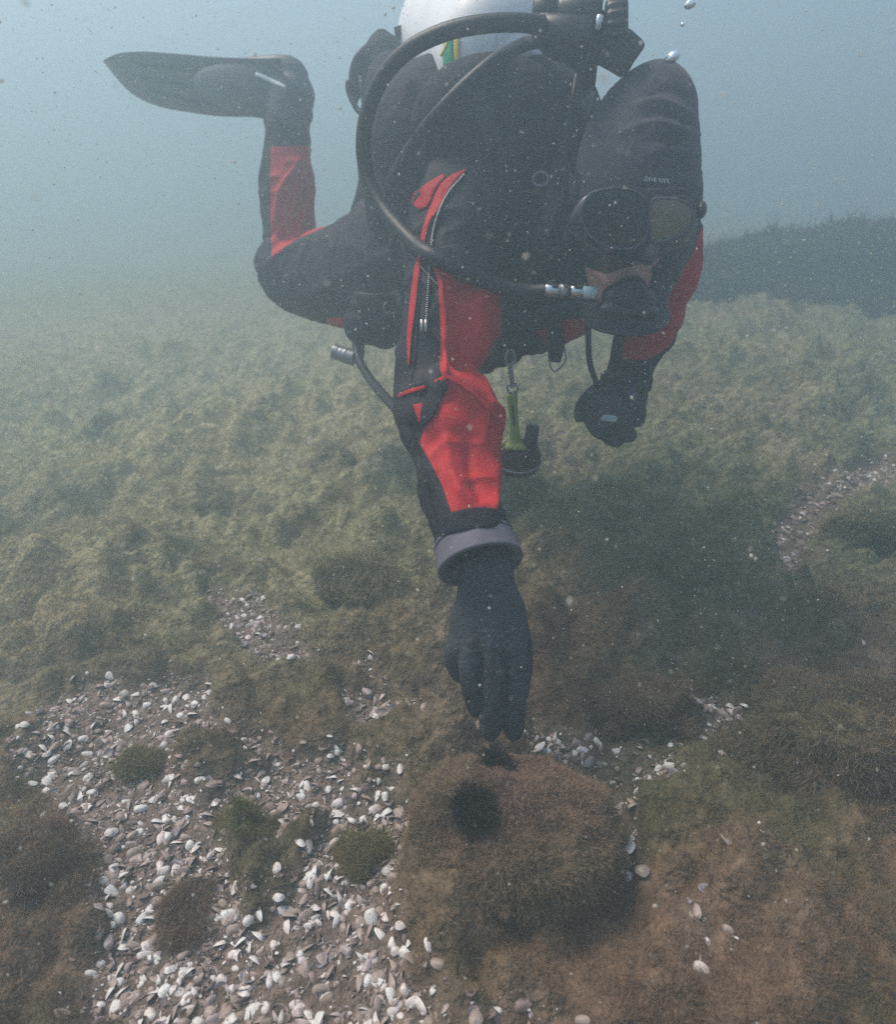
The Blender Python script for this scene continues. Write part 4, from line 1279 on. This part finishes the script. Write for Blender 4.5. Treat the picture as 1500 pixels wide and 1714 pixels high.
# ------------------------------------------------------------------ suspended matter and bubbles
rng = np.random.default_rng(99)
n = 52000
t_ = (1 + 5 ** 0.5) / 2
ico = np.array([(-1, t_, 0), (1, t_, 0), (-1, -t_, 0), (1, -t_, 0), (0, -1, t_), (0, 1, t_), (0, -1, -t_), (0, 1, -t_), (t_, 0, -1), (t_, 0, 1), (-t_, 0, -1), (-t_, 0, 1)]) / 1.9
icf = np.array([(0, 11, 5), (0, 5, 1), (0, 1, 7), (0, 7, 10), (0, 10, 11), (1, 5, 9), (5, 11, 4), (11, 10, 2), (10, 7, 6), (7, 1, 8), (3, 9, 4), (3, 4, 2), (3, 2, 6), (3, 6, 8), (3, 8, 9), (4, 9, 5), (2, 4, 11), (6, 2, 10), (8, 6, 7), (9, 8, 1)])
yy = 0.22 + 2.3 * rng.random(n) ** 0.75
xx = rng.uniform(-1, 1, n) * (0.15 + 0.85 * yy)
zz = rng.uniform(0.03, 1.5, n)
sz = 0.00039 * np.exp(rng.normal(0, 0.55, n)) * (0.6 + 0.55 * yy)
big = rng.random(n) < 0.02
sz[big] *= 2.4
sz = np.minimum(sz, 0.0013)
for k, (px, py, Y_, s_) in enumerate(((145, 507, .30, .0016), (165, 585, .32, .0015), (484, 782, .34, .0016), (520, 740, .30, .0011), (997, 800, .33, .0016), (787, 716, .36, .0012), (215, 615, .28, .001), (1310, 560, .3, .0012), (880, 430, .34, .001), (1010, 130, .3, .0009), (60, 330, .3, .001), (350, 560, .28, .001))):
    c_ = P(px, py, Y_); xx[k], yy[k], zz[k], sz[k] = c_.x, c_.y, c_.z, s_
close = np.hypot(np.hypot(xx, yy), zz - CAM_H) < 0.32
close[:12] = False
sz[close] *= 0.5
st = rng.uniform(0.35, 1.7, (n, 1, 3)) * rng.uniform(0.7, 1.3, (n, 12, 1))
ang = rng.normal(0, 1, (n, 3, 3)); qs = np.linalg.qr(ang)[0]
vv_ = np.einsum('nij,nkj->nki', qs, ico[None] * st) * sz[:, None, None] + np.stack([xx, yy, zz], -1)[:, None, :]
ff = (icf[None] + (np.arange(n) * 12)[:, None, None]).reshape(-1, 3)
tag(link('suspended_matter', np_mesh('suspended_matter', vv_.reshape(-1, 3), [ff]), M['snow']), kind='stuff')

def bubble(px, py, Y, r_px, k, label):
    mb = MB(); pell(mb, px, py, Y, r_px, r_px * k, m_of(r_px, P(px, py, Y)) * 0.8, 20, seg=24)
    me = mb.mesh('air_bubble'); c = co_of(me); ctr = c.mean(0)
    c += (c - ctr) * (0.25 * fbm(c, 90, 2, int(px)))[:, None]
    me.vertices.foreach_set('co', c.astype(np.float32).ravel())
    tag(link('air_bubble', me, M['bubble']), label, 'bubble', 'air bubbles above the hood')
bubble(1125, 97, 1.06, 12, 0.7, 'silvery bubble sitting on the top of the hood')
bubble(1156, 8, 1.08, 10, 0.7, 'silvery bubble at the top edge, high above the hood')
bubble(1143, 42, 1.08, 3.5, 0.8, 'tiny silvery bubble between the hood and the top edge')
